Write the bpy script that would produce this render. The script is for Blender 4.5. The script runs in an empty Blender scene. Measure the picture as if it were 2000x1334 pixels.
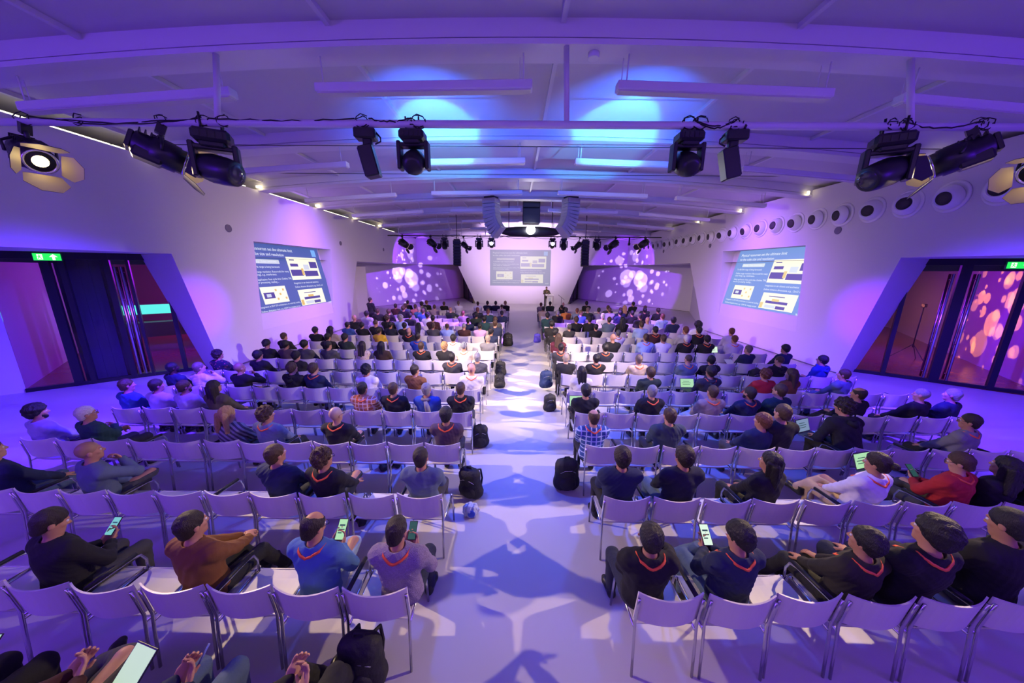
import bpy, math, random
import numpy as np
from mathutils import Vector, Matrix
from mathutils.geometry import tessellate_polygon
random.seed(7)
S = bpy.context.scene
COL = S.collection
PI = math.pi
def srgb(r, g, b):
    f = lambda c: c/12.92 if c <= .04045 else ((c+.055)/1.055)**2.4
    return (f(r/255), f(g/255), f(b/255))
# ------------------------------------------------------------------ camera
CAM_H = 3.2298
TH, YW, RL, FPX = .22041, .00753, .00862, 631.36
cam = bpy.data.cameras.new('camera')
cam.sensor_width = 36.0
cam.lens = FPX/2000*36.0
cam.clip_start = .05
cam.clip_end = 200
camo = bpy.data.objects.new('camera', cam)
COL.objects.link(camo)
rt = Vector((math.cos(YW), math.sin(YW), 0))
fw0 = Vector((-math.sin(YW), math.cos(YW), 0))
fwd = fw0*math.cos(TH) - Vector((0, 0, 1))*math.sin(TH)
dn = -fw0*math.sin(TH) - Vector((0, 0, 1))*math.cos(TH)
cr = rt*math.cos(RL) - dn*math.sin(RL)
cd = rt*math.sin(RL) + dn*math.cos(RL)
M = Matrix((cr, -cd, -fwd)).transposed().to_4x4()
M.translation = (0, 0, CAM_H)
camo.matrix_world = M
S.camera = camo
# ------------------------------------------------------------------ view + world
S.view_settings.view_transform = 'Standard'
S.view_settings.look = 'None'
S.view_settings.exposure = 0.15
S.view_settings.gamma = 1.0
S.view_settings.use_curve_mapping = False
W = bpy.data.worlds.new('world')
S.world = W
W.use_nodes = True
W.node_tree.nodes['Background'].inputs[0].default_value = (.02, .012, .08, 1)
W.node_tree.nodes['Background'].inputs[1].default_value = 0.2
# ------------------------------------------------------------------ lights
def aim(o, loc, target):
    d = (Vector(target)-Vector(loc)).normalized()
    o.matrix_world = Matrix.Translation(loc) @ d.to_track_quat('-Z', 'Y').to_matrix().to_4x4()
def spot(name, loc, target, power, color, angle=60, blend=.5, radius=.08):
    l = bpy.data.lights.new(name, 'SPOT')
    l.energy = power; l.color = color
    l.spot_size = math.radians(angle); l.spot_blend = blend; l.shadow_soft_size = radius
    o = bpy.data.objects.new(name, l); COL.objects.link(o)
    aim(o, loc, target)
    return o
def area(name, loc, target, power, color, sx, sy, spread=180):
    l = bpy.data.lights.new(name, 'AREA')
    l.energy = power; l.color = color; l.shape = 'RECTANGLE'; l.size = sx; l.size_y = sy
    l.spread = math.radians(spread)
    o = bpy.data.objects.new(name, l); COL.objects.link(o)
    aim(o, loc, target)
    return o
def gobo(light, scale, hi, lo, spread):
    """A gobo wheel of round holes: discs of light along the beam."""
    l = light.data
    l.use_nodes = True
    nt = l.node_tree
    em = [n for n in nt.nodes if n.type == 'EMISSION'][0]
    tc = nt.nodes.new('ShaderNodeTexCoord')
    sep = nt.nodes.new('ShaderNodeSeparateXYZ')
    nt.links.new(tc.outputs['Normal'], sep.inputs[0])
    def math_(op, a, b=None):
        n = nt.nodes.new('ShaderNodeMath'); n.operation = op
        for k, v in enumerate((a, b)):
            if v is None: continue
            if isinstance(v, (int, float)): n.inputs[k].default_value = v
            else: nt.links.new(v, n.inputs[k])
        return n.outputs[0]
    u = math_('DIVIDE', sep.outputs[0], sep.outputs[2])
    v = math_('DIVIDE', sep.outputs[1], sep.outputs[2])
    rr = math_('SQRT', math_('ADD', math_('MULTIPLY', u, u), math_('MULTIPLY', v, v)))
    tot = None
    for k, (sc, w) in enumerate(((scale, 1.0), (scale*1.7, 1.0), (scale*.8, .6))):
        cb = nt.nodes.new('ShaderNodeCombineXYZ')
        nt.links.new(math_('ADD', u, 3.7+k*2.3), cb.inputs[0])
        nt.links.new(math_('ADD', v, 1.3+k*4.1), cb.inputs[1])
        vo = nt.nodes.new('ShaderNodeTexVoronoi')
        vo.voronoi_dimensions = '2D'; vo.inputs['Scale'].default_value = sc
        vo.inputs['Randomness'].default_value = .9
        nt.links.new(cb.outputs[0], vo.inputs['Vector'])
        sc_ = nt.nodes.new('ShaderNodeSeparateColor')
        nt.links.new(vo.outputs['Color'], sc_.inputs[0])
        rad = math_('ADD', math_('MULTIPLY', sc_.outputs[0], .40), .08)
        rad = math_('MULTIPLY', rad, math_('SUBTRACT', 1.15, math_('DIVIDE', rr, spread)))
        on = math_('LESS_THAN', vo.outputs['Distance'], rad)
        on = math_('MULTIPLY', on, w)
        tot = on if tot is None else math_('ADD', tot, on)
    nt.links.new(math_('ADD', math_('MULTIPLY', tot, hi), lo), em.inputs['Strength'])
WARM = (1, .72, .42)
WARM2 = (1, .74, .48)
BLUE = (.04, .10, 1)
PURP = (.30, .12, 1)
LILAC = (.34, .11, 1)
PYL = 5.2
# unseen area fills added behind the camera; blue spots at the near pipe's heads
area('fill_rear', (0, -3.5, 5.4), (0, 10, 1.0), 150, (.46, .22, 1), 14, 1.5)
area('fill_left', (-8.6, -2, 4.8), (-3, 6, 0), 430, (.12, .010, 1), 3, 1)
area('fill_right', (9.8, -2, 4.8), (4, 6, 0), 430, (.12, .010, 1), 3, 1)
for x in (-1.5, 2.5):
    spot('head_wash', (x, 5.2, 4.40), (x*.9, 6.5, 0), 850, BLUE, 130, 1.0, .12)
# the two big heads thrown out over the side floors
spot('head_side', (-4.2, 5.4, 4.3), (-9.8, 6.5, 0), 7500, (.07, .015, 1), 70, 1.0, .12)
spot('head_side', (5.2, 5.4, 4.3), (11.0, 7.0, 0), 7500, (.07, .015, 1), 70, 1.0, .12)
for x, t in ((5.1, (-10.1, 9.6, 1.9)), (-4.1, (11.2, 9.9, 1.9))):
    spot('reveal_beam', (x, 5.4, 4.3), t, 16000, (.22, .010, 1), 9, 1.0, .08)
# unseen violet area fills added to colour the side walls further down
area('fill_hall_left', (-6.6, 14.5, 5.5), (-9.2, 14.5, 2.6), 1000, LILAC, 1.0, 20, 120)
area('fill_hall_right', (7.8, 14.5, 5.5), (10.4, 14.5, 2.6), 1000, LILAC, 1.0, 20, 120)
# two moving heads on the near pipe thrown up onto the ceiling ahead
for X, T in ((-1.50, (-1.95, 8.9, 6.45)), (2.48, (2.40, 8.7, 6.45))):
    h = Vector((X, PYL, 4.80)); d = (Vector(T)-h).normalized()
    spot('ceiling_beam_core', h+d*.30, T, 950, (.05, .72, 1), 34, .35, .03)
    spot('ceiling_beam_fringe', h+d*.30, T, 300, (.55, .40, 1), 44, .8, .03)
    spot('ceiling_beam_halo', h+d*.30, T, 1300, (.02, .14, 1), 78, 1.0, .03)
# blue beams of the two lit heads on the stage pipe, toward the audience
for X in (-1.52, 2.35):
    spot('blue_front', (X, 20.9, 5.0), (X, 4, .5), 220, (.06, .16, 1), 75, .8, .1)
# stage: warm fronts and violet corners with bubble gobos
spot('stage_key', (-3.2, 21.9, 4.9), (1.2, 31, .2), 420, (1, .82, .58), 62, .8, .1)
spot('stage_key', (3.9, 21.9, 4.9), (0, 31, .2), 420, (1, .82, .58), 62, .8, .1)
spot('fill_end_wall', (.5, 21.6, 5.0), (.5, 31, 6.2), 5200, (.80, .52, 1), 80, .6, .2)  # unseen lilac spot added to lift the upper end wall
for x, t in ((-5.15, (-9.6, 29.5, 2.6)), (6.05, (10.6, 29.5, 2.6))):
    spot('violet_wash', (x, 22.4, 4.7), t, 2600, (.27, .04, 1), 56, .2, .06)
    gobo(spot('gobo_lamp', (x, 22.4, 4.5), t, 6000, (.62, .42, 1), 44, .2, .02), 6.0, 1.0, 0.0, .40)
# projector throw down the aisle
spot('projector_throw', (.76, 16.8, 5.1), (.3, 2, 0), 200, (1, .97, .9), 60, .6, .12)
# foyers
area('foyer_violet', (13.2, 13.2, 3.4), (17.0, 11.8, 1.2), 190, (.36, .01, 1), 3, 2)
gobo(spot('foyer_gobo', (12.9, 14.4, 2.7), (16.3, 10.9, 1.7), 1500, (1, .26, .04), 70, .2, .02), 4.4, 1.0, .0, .62)
area('foyer_violet', (-12.6, 12.6, 3.4), (-15.0, 10.4, 1.2), 150, (.40, .01, 1), 3, 2)
area('foyer_violet', (-15, 16.0, 3.4), (-17, 18.0, 1.2), 160, (.55, .01, .6), 3, 2)
gobo(spot('foyer_gobo', (-12.4, 13.4, 2.7), (-15.8, 18.8, 1.9), 900, (1, .26, .04), 70, .2, .02), 4.4, 1.0, .0, .62)
area('foyer_warm', (16, 17.5, 3.4), (16, 17.5, 0), 50, (1, .35, .08), 4, 2)

# ------------------------------------------------------------------ materials
MATS = {}
def mat(name, color, rough=.6, metal=0, emit=None, estr=0, spec=.5, bump=0, bscale=40, var=0, vscale=6, coat=0, aniso=None):
    if name in MATS: return MATS[name]
    m = bpy.data.materials.new(name); m.use_nodes = True
    nt = m.node_tree; b = nt.nodes['Principled BSDF']
    b.inputs['Base Color'].default_value = (*color, 1)
    b.inputs['Roughness'].default_value = rough
    b.inputs['Metallic'].default_value = metal
    b.inputs['Specular IOR Level'].default_value = spec
    if coat: b.inputs['Coat Weight'].default_value = coat; b.inputs['Coat Roughness'].default_value = .15
    if emit is not None:
        b.inputs['Emission Color'].default_value = (*emit, 1); b.inputs['Emission Strength'].default_value = estr
    if bump or var:
        tc = nt.nodes.new('ShaderNodeTexCoord')
        nz = nt.nodes.new('ShaderNodeTexNoise'); nz.inputs['Detail'].default_value = 3
        nt.links.new(tc.outputs['Object'], nz.inputs['Vector'])
        if aniso:
            mp = nt.nodes.new('ShaderNodeMapping'); mp.inputs['Scale'].default_value = aniso
            nt.links.new(tc.outputs['Object'], mp.inputs[0]); nt.links.new(mp.outputs[0], nz.inputs['Vector'])
        if bump:
            nz.inputs['Scale'].default_value = bscale
            bp = nt.nodes.new('ShaderNodeBump'); bp.inputs['Strength'].default_value = bump; bp.inputs['Distance'].default_value = .02
            nt.links.new(nz.outputs[0], bp.inputs['Height']); nt.links.new(bp.outputs[0], b.inputs['Normal'])
        if var:
            n2 = nz
            if bump:
                n2 = nt.nodes.new('ShaderNodeTexNoise'); nt.links.new(tc.outputs['Object'], n2.inputs['Vector'])
            n2.inputs['Scale'].default_value = vscale
            mx = nt.nodes.new('ShaderNodeMix'); mx.data_type = 'RGBA'
            mx.inputs[6].default_value = (*[c*(1-var) for c in color], 1)
            mx.inputs[7].default_value = (*[min(1, c*(1+var)) for c in color], 1)
            nt.links.new(n2.outputs[0], mx.inputs[0]); nt.links.new(mx.outputs[2], b.inputs['Base Color'])
    MATS[name] = m
    return m
def glass_mat():
    m = bpy.data.materials.new('door_glass'); m.use_nodes = True
    nt = m.node_tree; nt.nodes.clear()
    o = nt.nodes.new('ShaderNodeOutputMaterial'); mx = nt.nodes.new('ShaderNodeMixShader')
    t = nt.nodes.new('ShaderNodeBsdfTransparent'); t.inputs[0].default_value = (.93, .95, .95, 1)
    g = nt.nodes.new('ShaderNodeBsdfGlossy'); g.inputs['Roughness'].default_value = .01
    fr = nt.nodes.new('ShaderNodeFresnel'); fr.inputs[0].default_value = 1.45
    nt.links.new(fr.outputs[0], mx.inputs[0]); nt.links.new(t.outputs[0], mx.inputs[1]); nt.links.new(g.outputs[0], mx.inputs[2])
    nt.links.new(mx.outputs[0], o.inputs[0])
    return m
GLASS = glass_mat()
WALL = mat('white_wall', (.60, .585, .60), .75, bump=.05, bscale=60)
CEIL = mat('ceiling_panel', (.52, .50, .53), .7, var=.05, vscale=1.2)
BEAMM = mat('beam_white', (.58, .57, .60), .5)
FLOOR = mat('pale_floor_coating', (.52, .50, .50), .42, spec=.45, var=.05, vscale=1.5)
WOOD = mat('foyer_wood_floor', (.30, .13, .045), .22, var=.25, vscale=5, aniso=(1, 9, 1))
BLACK = mat('black_metal', (.012, .012, .014), .45)
BLACKR = mat('black_rubber', (.008, .008, .008), .7)
FRAME = mat('dark_frame', (.012, .012, .02), .35)
CHROME = mat('brushed_steel', (.62, .62, .64), .25, metal=1)
CHAIRW = mat('white_chair_shell', (.64, .61, .60), .4, spec=.5)
DARKGAP = mat('dark_gap', (.02, .018, .02), .9)
PAPER = mat('paper', (.75, .75, .73), .7)
def emis(name, color, s):
    return mat(name, (.02, .02, .02), .5, emit=color, estr=s)
# ------------------------------------------------------------------ mesh builder
def link(name, me, m=None, parent=None, kind=None):
    o = bpy.data.objects.new(name, me); COL.objects.link(o)
    if m is not None and me is not None and hasattr(me, 'materials') and len(me.materials) == 0:
        for q in (m if isinstance(m, (list, tuple)) else [m]): me.materials.append(q)
    if parent: o.parent = parent
    if kind: o['kind'] = kind
    return o
def tag(o, label, cat, group=None):
    o['label'] = label; o['category'] = cat
    if group: o['group'] = group
    return o
def empty(name, loc=(0, 0, 0), rot=None):
    o = bpy.data.objects.new(name, None); COL.objects.link(o); o.empty_display_size = .1
    o.matrix_world = Matrix.Translation(loc) @ (rot.to_4x4() if rot else Matrix())
    return o
class B:
    def __init__(s): s.v = []; s.f = []; s.mi = []; s.cur = 0; s.sm = []
    def add(s, vs, fs, smooth=False):
        k = len(s.v); s.v += [tuple(p) for p in vs]
        for f in fs: s.f.append(tuple(i+k for i in f)); s.mi.append(s.cur); s.sm.append(smooth)
        return s
    def box(s, c, d, R=None, bev=0):
        x, y, z = d[0]/2, d[1]/2, d[2]/2
        R = R or Matrix.Identity(3); c = Vector(c)
        if bev:
            b = min(bev, x*.45, y*.45, z*.45); vs = []; fs = []
            # chamfered box: three rings of vertices per axis
            P = []
            for sx in (-1, 1):
                for sy in (-1, 1):
                    for sz in (-1, 1):
                        P += [(sx*x, sy*(y-b), sz*(z-b)), (sx*(x-b), sy*y, sz*(z-b)), (sx*(x-b), sy*(y-b), sz*z)]
            import bmesh
            bm = bmesh.new(); vv = [bm.verts.new(p) for p in P]
            bmesh.ops.convex_hull(bm, input=vv)
            bm.verts.index_update()
            vs = [c+R@v.co for v in bm.verts]; fs = [[v.index for v in f.verts] for f in bm.faces]; bm.free()
            return s.add(vs, fs)
        vs = [c+R@Vector((a*x, b*y, e*z)) for a in (-1, 1) for b in (-1, 1) for e in (-1, 1)]
        return s.add(vs, [(0, 1, 3, 2), (4, 6, 7, 5), (0, 4, 5, 1), (2, 3, 7, 6), (0, 2, 6, 4), (1, 5, 7, 3)])
    def tube(s, path, r, n=8, closed=False, cap=True):
        P = [Vector(p) for p in path]; m = len(P); vs = []; fs = []
        rr = r if isinstance(r, (list, tuple)) else [r]*m
        up = None
        for i, p in enumerate(P):
            if closed: t = P[(i+1) % m]-P[i-1]
            else: t = P[min(i+1, m-1)]-P[max(i-1, 0)]
            t.normalize()
            if up is None:
                up = Vector((0, 0, 1)) if abs(t.z) < .9 else Vector((1, 0, 0))
            a = (up-t*up.dot(t)).normalized(); up = a; b = t.cross(a)
            vs += [p+(a*math.cos(2*PI*k/n)+b*math.sin(2*PI*k/n))*rr[i] for k in range(n)]
        for i in range(m if closed else m-1):
            for k in range(n):
                a0 = i*n+k; a1 = i*n+(k+1) % n; j = ((i+1) % m)*n
                fs.append((a0, a1, j+(k+1) % n, j+k))
        if cap and not closed:
            fs.append(tuple(range(n-1, -1, -1))); fs.append(tuple((m-1)*n+k for k in range(n)))
        return s.add(vs, fs, True)
    def cyl(s, p0, p1, r, n=16, r2=None):
        return s.tube([p0, p1], [r, r if r2 is None else r2], n)
    def lathe(s, prof, c, axis, n=24, arc=None):
        """prof = list of (distance along axis, radius)"""
        ax = Vector(axis).normalized(); c = Vector(c)
        a = (Vector((0, 0, 1)) if abs(ax.z) < .9 else Vector((1, 0, 0))); a = (a-ax*a.dot(ax)).normalized(); b = ax.cross(a)
        vs = []; fs = []
        for d, r in prof:
            vs += [c+ax*d+(a*math.cos(2*PI*k/n)+b*math.sin(2*PI*k/n))*r for k in range(n)]
        for i in range(len(prof)-1):
            for k in range(n):
                fs.append((i*n+k, i*n+(k+1) % n, (i+1)*n+(k+1) % n, (i+1)*n+k))
        fs.append(tuple(range(n-1, -1, -1))); fs.append(tuple((len(prof)-1)*n+k for k in range(n)))
        return s.add(vs, fs, True)
    def poly(s, loops, fn):
        """flat polygon with holes; loops of 2-D points, fn maps (a, b) to 3-D"""
        L = [[Vector((a, b, 0)) for a, b in lp] for lp in loops]
        tri = tessellate_polygon(L)
        flat = [p for lp in L for p in lp]
        return s.add([fn(p.x, p.y) for p in flat], [tuple(t) for t in tri])
    def quad(s, *p): return s.add(p, [tuple(range(len(p)))])
    def grid(s, fn, nu, nv, smooth=True):
        vs = [fn(i/nu, j/nv) for i in range(nu+1) for j in range(nv+1)]
        fs = [(i*(nv+1)+j, (i+1)*(nv+1)+j, (i+1)*(nv+1)+j+1, i*(nv+1)+j+1) for i in range(nu) for j in range(nv)]
        return s.add(vs, fs, smooth)
    def mesh(s, name):
        me = bpy.data.meshes.new(name); me.from_pydata(s.v, [], s.f)
        me.polygons.foreach_set('use_smooth', s.sm); me.polygons.foreach_set('material_index', s.mi)
        me.update(); return me
    def build(s, name, m, parent=None, kind=None): return link(name, s.mesh(name), m, parent, kind)
# ------------------------------------------------------------------ room shell
XL, XR, Y0, Y1 = -9.15, 10.4, -7.0, 31.0
def ceil_z(x): return 6.66-.0050*(x-.3)**2
B().quad((-24, -8, 0), (26, -8, 0), (26, 40, 0), (-24, 40, 0)).build('floor', FLOOR, kind='structure')
b = B()
b.grid(lambda u, v: (-10+21.3*u, Y0+(Y1-Y0+.3)*v, ceil_z(-10+21.3*u)), 40, 2)
b.grid(lambda u, v: (-10+21.3*u, Y0+(Y1-Y0+.3)*v, ceil_z(-10+21.3*u)+.12), 40, 2)
b.build('ceiling', CEIL, kind='structure')
ZT = 5.88
nicheL = [(11.7, 4.1), (16.52, 4.1), (16.2, 1.0), (11.5, 1.0)]
nicheR = [(16.9, 4.18), (12.15, 4.15), (11.85, 1.05), (16.48, 1.05)]
b = B()
(ya, za), (yb_, zb), (yc, zc_), (yd, zd) = nicheL
LW = lambda *p: b.quad(*[(XL, y, z) for y, z in p])
LW((Y0, 0), (1.6, 0), (3.1, 3.54), (3.1, ZT), (Y0, ZT)); LW((3.1, 3.54), (8.82, 3.55), (8.82, ZT), (3.1, ZT))
LW((8.82, 3.55), (9.66, 0), (yd, 0), (yd, zd), (ya, za), (ya, ZT), (8.82, ZT))
LW((ya, za), (yb_, zb), (yb_, ZT), (ya, ZT)); LW((yd, 0), (yc, 0), (yc, zc_), (yd, zd))
LW((yc, 0), (17.65, 0), (19.15, 3.58), (19.15, ZT), (yb_, ZT), (yb_, zb), (yc, zc_)); LW((19.15, 3.58), (Y1, 3.58), (Y1, ZT), (19.15, ZT))
b.quad((XL, 8.82, 3.55), (XL, 9.66, 0), (-9.95, 9.95, 0), (-10.66, 9.39, 3.55))           # reveal beside the glass
b.quad((XL, 3.1, 3.54), (XL, 8.82, 3.55), (-10.66, 9.39, 3.56), (-14.6, 6.28, 3.56), (-14.6, 1, 3.56))  # soffit
b.quad((XL, 17.65, 0), (XL, 19.15, 3.58), (-12.6, 25.7, 3.58), (-12.6, 25.7, 0))
b.quad((XL, 19.15, 3.58), (XL, Y1, 3.58), (-12.6, 25.7, 3.58))
b.quad((XL, Y0, ZT), (XL, Y1, ZT), (XL-.75, Y1, ZT), (XL-.75, Y0, ZT))
b.build('wall_left', WALL, kind='structure')
b = B()
b.quad((XL, 1.6, 0), (XL, 3.1, 3.54), (-14.6, 1.0, 3.56), (-14.6, -.5, 0))
b.quad((-12.66, 7.80, 0), (-12.66, 7.80, 3.56), (-14.6, 6.28, 3.56), (-14.6, 6.28, 0))
b.quad((-14.6, 6.28, 0), (-14.6, 6.28, 3.56), (-14.6, -.5, 3.56), (-14.6, -.5, 0))
b.build('wall_alcove_left', WALL, kind='structure')
b = B()
# backs of the two projection niches lean out at the top and meet the wall at the foot
for (q, X, dx) in ((nicheL, XL, -.62), (nicheR, XR, .62)):
    (y0, z0), (y1, z1), (y2, z2), (y3, z3) = q
    A = (X+dx, y0, z0); D = (X+dx, y1, z1)
    b.quad(A, D, (X, y2, z2), (X, y3, z3))
    b.quad((X, y0, z0), (X, y1, z1), D, A)
    b.add([(X, y0, z0), A, (X, y3, z3)], [(0, 1, 2)]); b.add([(X, y1, z1), D, (X, y2, z2)], [(0, 1, 2)])
b.build('wall_niche_linings', WALL, kind='structure')
b = B()
(yb_, zb), (ya, za), (yd, zd), (yc, zc_) = nicheR
RW = lambda *p: b.quad(*[(XR, y, z) for y, z in p])
RW((Y0, 0), (2.0, 0), (3.2, 3.56), (3.2, 6.02), (Y0, 6.02)); RW((3.2, 3.56), (9.1, 3.62), (9.1, 6.02), (3.2, 6.02))
RW((9.1, 3.62), (10.02, 0), (yd, 0), (yd, zd), (ya, za), (ya, 6.02), (9.1, 6.02))
RW((ya, za), (yb_, zb), (yb_, 6.02), (ya, 6.02)); RW((yd, 0), (yc, 0), (yc, zc_), (yd, zd))
RW((yc, 0), (17.7, 0), (19.86, 3.65), (19.86, 6.02), (yb_, 6.02), (yb_, zb), (yc, zc_)); RW((19.86, 3.65), (Y1, 3.65), (Y1, 6.02), (19.86, 6.02))
b.quad((XR, 9.1, 3.62), (XR, 10.02, 0), (11.29, 10.37, 0), (12.08, 9.81, 3.62))
b.quad((XR, 3.2, 3.56), (XR, 9.1, 3.62), (12.08, 9.81, 3.62), (16.2, 6.87, 3.62), (16.2, 1, 3.62))
b.quad((XR, 17.7, 0), (XR, 19.86, 3.65), (13.9, 25.7, 3.65), (13.9, 25.7, 0))
b.quad((XR, 19.86, 3.65), (XR, Y1, 3.65), (13.9, 25.7, 3.65))
b.quad((XR, 2.0, 0), (XR, 3.2, 3.56), (16.2, 1.0, 3.62), (16.2, -.5, 0))
b.quad((16.2, 6.87, 0), (16.2, 6.87, 3.62), (16.2, -.5, 3.62), (16.2, -.5, 0))
b.quad((XR, Y0, 6.02), (XR, Y1, 6.02), (XR+.5, Y1, 6.02), (XR+.5, Y0, 6.02))
b.build('wall_right', WALL, kind='structure')
b = B()
b.poly([[(XL, 3.58), (-5.4, 3.6), (-3.75, 0), (5.05, 0), (6.4, 3.65), (XR, 3.65), (XR, 6.75), (XL, 6.75)]], lambda x, z: (x, Y1, z))
b.quad((-12.6, 25.7, 0), (-12.6, 25.7, 3.6), (-5.75, 36.6, 3.6), (-5.75, 36.6, 0))
b.quad((13.9, 25.7, 0), (13.9, 25.7, 3.65), (7.0, 36.6, 3.65), (7.0, 36.6, 0))
b.quad((XL, Y1, 3.58), (-5.4, Y1, 3.6), (-5.4, 36.6, 3.6), (XL, 36.6, 3.58))
b.quad((XR, Y1, 3.65), (6.4, Y1, 3.65), (6.4, 36.6, 3.65), (XR, 36.6, 3.65))
b.build('wall_end', WALL, kind='structure')
B().quad((-12, Y0, 0), (12, Y0, 0), (12, Y0, 7), (-12, Y0, 7)).build('wall_back', WALL, kind='structure')
# dark slot over the side walls
b = B()
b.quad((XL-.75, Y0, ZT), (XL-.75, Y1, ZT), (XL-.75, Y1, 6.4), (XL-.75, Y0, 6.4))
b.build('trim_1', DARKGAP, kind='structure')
B().quad((XR+.45, Y0, 6.0), (XR+.45, Y1, 6.0), (XR+.45, Y1, 6.4), (XR+.45, Y0, 6.4)).build('trim_2', BEAMM, kind='structure')
# skirting lines
b = B()
for p, q in (((XL+.012, 9.7), (XL+.012, 17.62)), ((-12.58, 25.71), (-5.76, 36.55)), ((XL+.012, -6.9), (XL+.012, 1.6))):
    d = Vector((q[0]-p[0], q[1]-p[1], 0)); n = Vector((d.y, -d.x, 0)).normalized()*.012
    b.box((Vector((*p, .05))+Vector((*q, .05)))/2+n, (d.length, .02, .03), Matrix.Rotation(math.atan2(d.y, d.x), 3, 'Z'))
b.build('baseboard_left', mat('skirting_grey', (.12, .11, .12), .5), kind='structure')
b = B()
for p, q in (((XR-.012, 10.05), (XR-.012, 17.68)), ((13.87, 25.71), (7.02, 36.55))):
    d = Vector((q[0]-p[0], q[1]-p[1], 0)); n = Vector((-d.y, d.x, 0)).normalized()*.012
    b.box((Vector((*p, .05))+Vector((*q, .05)))/2+n, (d.length, .02, .03), Matrix.Rotation(math.atan2(d.y, d.x), 3, 'Z'))
b.build('baseboard_right', MATS['skirting_grey'], kind='structure')
# ------------------------------------------------------------------ ceiling beams, purlins
BY = [1.93+3.46*i for i in range(-2, 9)]
def beam_z(x): return 6.33-.0052*(x-.3)**2
for i, y in enumerate(BY):
    b = B()
    n = 28; x0, x1 = -9.85, 10.85
    def sec(u):
        x = x0+(x1-x0)*u; z = beam_z(x)
        return [(x, y, ceil_z(x)+.02), (x, y, z+.10), (x, y+.03, z+.10), (x, y+.03, z+.07), (x, y-.03, z+.07), (x, y-.03, z), (x, y+.42, z), (x, y+.42, z+.06), (x, y+.38, ceil_z(x)+.02)]
    S_ = [sec(k/n) for k in range(n+1)]; m = len(S_[0])
    b.add([p for s_ in S_ for p in s_], [(k*m+j, k*m+j+1, (k+1)*m+j+1, (k+1)*m+j) for k in range(n) for j in range(m-1)])
    o = b.build('ceiling_beam', BEAMM); o['kind'] = 'structure'
for i, x in enumerate((-9.0, -6.25, -2.67, .64, 3.93, 7.2)):
    b = B()
    for y in BY[:-1]:
        b.box((x, y+.42+1.52, ceil_z(x)-.035), (.07, 3.04, .07))
    b.build('ceiling_purlin', BEAMM, kind='structure')
# LED strip along the top of the left wall, broken at the beams
STRIP = emis('led_strip_glow', (1, .93, .72), 2.2)
for i in range(2, 9):
    y = BY[i]
    tag(B().box((XL-.03, y+.42+1.30, ZT+.015), (.05, 2.35, .03)).build('led_strip', STRIP),
        'thin white led strip lighting the slot above the left wall', 'light', 'led strips on the left wall top')
# ------------------------------------------------------------------ glass fronts and foyers
def pane_frame(P, Q, z, cuts, name, handles, zt=3.56):
    """glass front from P to Q (plan points) with posts at distances in cuts"""
    P = Vector((*P, 0)); Q = Vector((*Q, 0)); d = (Q-P).normalized(); L = (Q-P).length
    ang = math.atan2(d.y, d.x); R = Matrix.Rotation(ang, 3, 'Z'); nrm = Vector((d.y, -d.x, 0))
    root = empty(name, P); root['kind'] = 'structure'
    inv = Matrix.Translation(-P)
    def put(bb, nm, m):
        o = bb.build(nm, m); o.parent = root; o.matrix_parent_inverse = Matrix.Translation(-P); return o
    put(B().box(P+d*L/2+Vector((0, 0, zt-.09)), (L, .12, .18), R), 'frame', FRAME)
    put(B().box(P+d*L/2+Vector((0, 0, .05)), (L, .10, .10), R), 'frame', FRAME)
    for (a, w) in cuts:
        put(B().box(P+d*a+Vector((0, 0, zt/2)), (w, .13, zt), R), 'frame', FRAME)
    cs = [0]+[c[0] for c in cuts]+[L]
    for a, c in zip(cs[:-1], cs[1:]):
        if c-a > .2: put(B().box(P+d*(a+c)/2+Vector((0, 0, zt/2)), (c-a, .012, zt-.2), R), 'glass', GLASS)
    for (a, off) in handles:
        q = P+d*a
        for side in (-1, 1):
            hb = B().cyl(q+nrm*.11*side+Vector((0, 0, .12)), q+nrm*.11*side+Vector((0, 0, 3.2)), .028, 12)
            for zz in (.3, 1.2, 2.3, 3.05): hb.cyl(q+nrm*.11*side+Vector((0, 0, zz)), q+Vector((0, 0, zz)), .014, 8)
            put(hb, 'door_handle', CHROME)
    return root
pane_frame((-9.92, 9.98), (-12.66, 7.80), 0, [(.52, .10), (1.22, .06), (1.60, .12), (2.36, .10), (2.62, .16)], 'window_1', [(1.34, 0), (1.46, 0)])
pane_frame((11.0, 10.58), (16.2, 6.87), 0, [(.985, .10), (2.02, .20), (3.06, .12)], 'window_2', [(1.80, 0), (2.24, 0)], 3.62)
# foyers
b = B()
b.quad((-9.4, 10.4, .004), (-9.95, 9.95, .004), (-12.66, 7.80, .004), (-12.75, 7.75, .004), (-24, 19.3, .004), (-9.4, 20.6, .004))
b.quad((10.7, 10.85, .004), (14.2, 8.05, .004), (22.6, 19.5, .004), (12, 20.6, .004))
b.build('floor_foyer', WOOD, kind='structure')
FOYW = mat('foyer_wall', (.62, .58, .62), .7)
b = B()
def vwall(p, q, z0=0, z1=3.3): b.quad((p[0], p[1], z0), (q[0], q[1], z0), (q[0], q[1], z1), (p[0], p[1], z1))
vwall((-24, 19.2), (-9.3, 20.5)); vwall((-12.75, 7.75), (-23.5, 19.2)); vwall((-10.0, 20.5), (-9.98, 10.1))
vwall((14.2, 7.95), (22.5, 19.4)); vwall((11.25, 10.5), (12.0, 20.5)); vwall((12.0, 20.5), (22.5, 19.4))
b.build('wall_foyer', FOYW, kind='structure')
b = B()
b.quad((-23, -1, 3.58), (-23, 20, 3.58), (-9.4, 20, 3.58), (-9.4, 10.6, 3.58), (-10.7, 9.45, 3.58), (-14.6, 6.3, 3.58))
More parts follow.
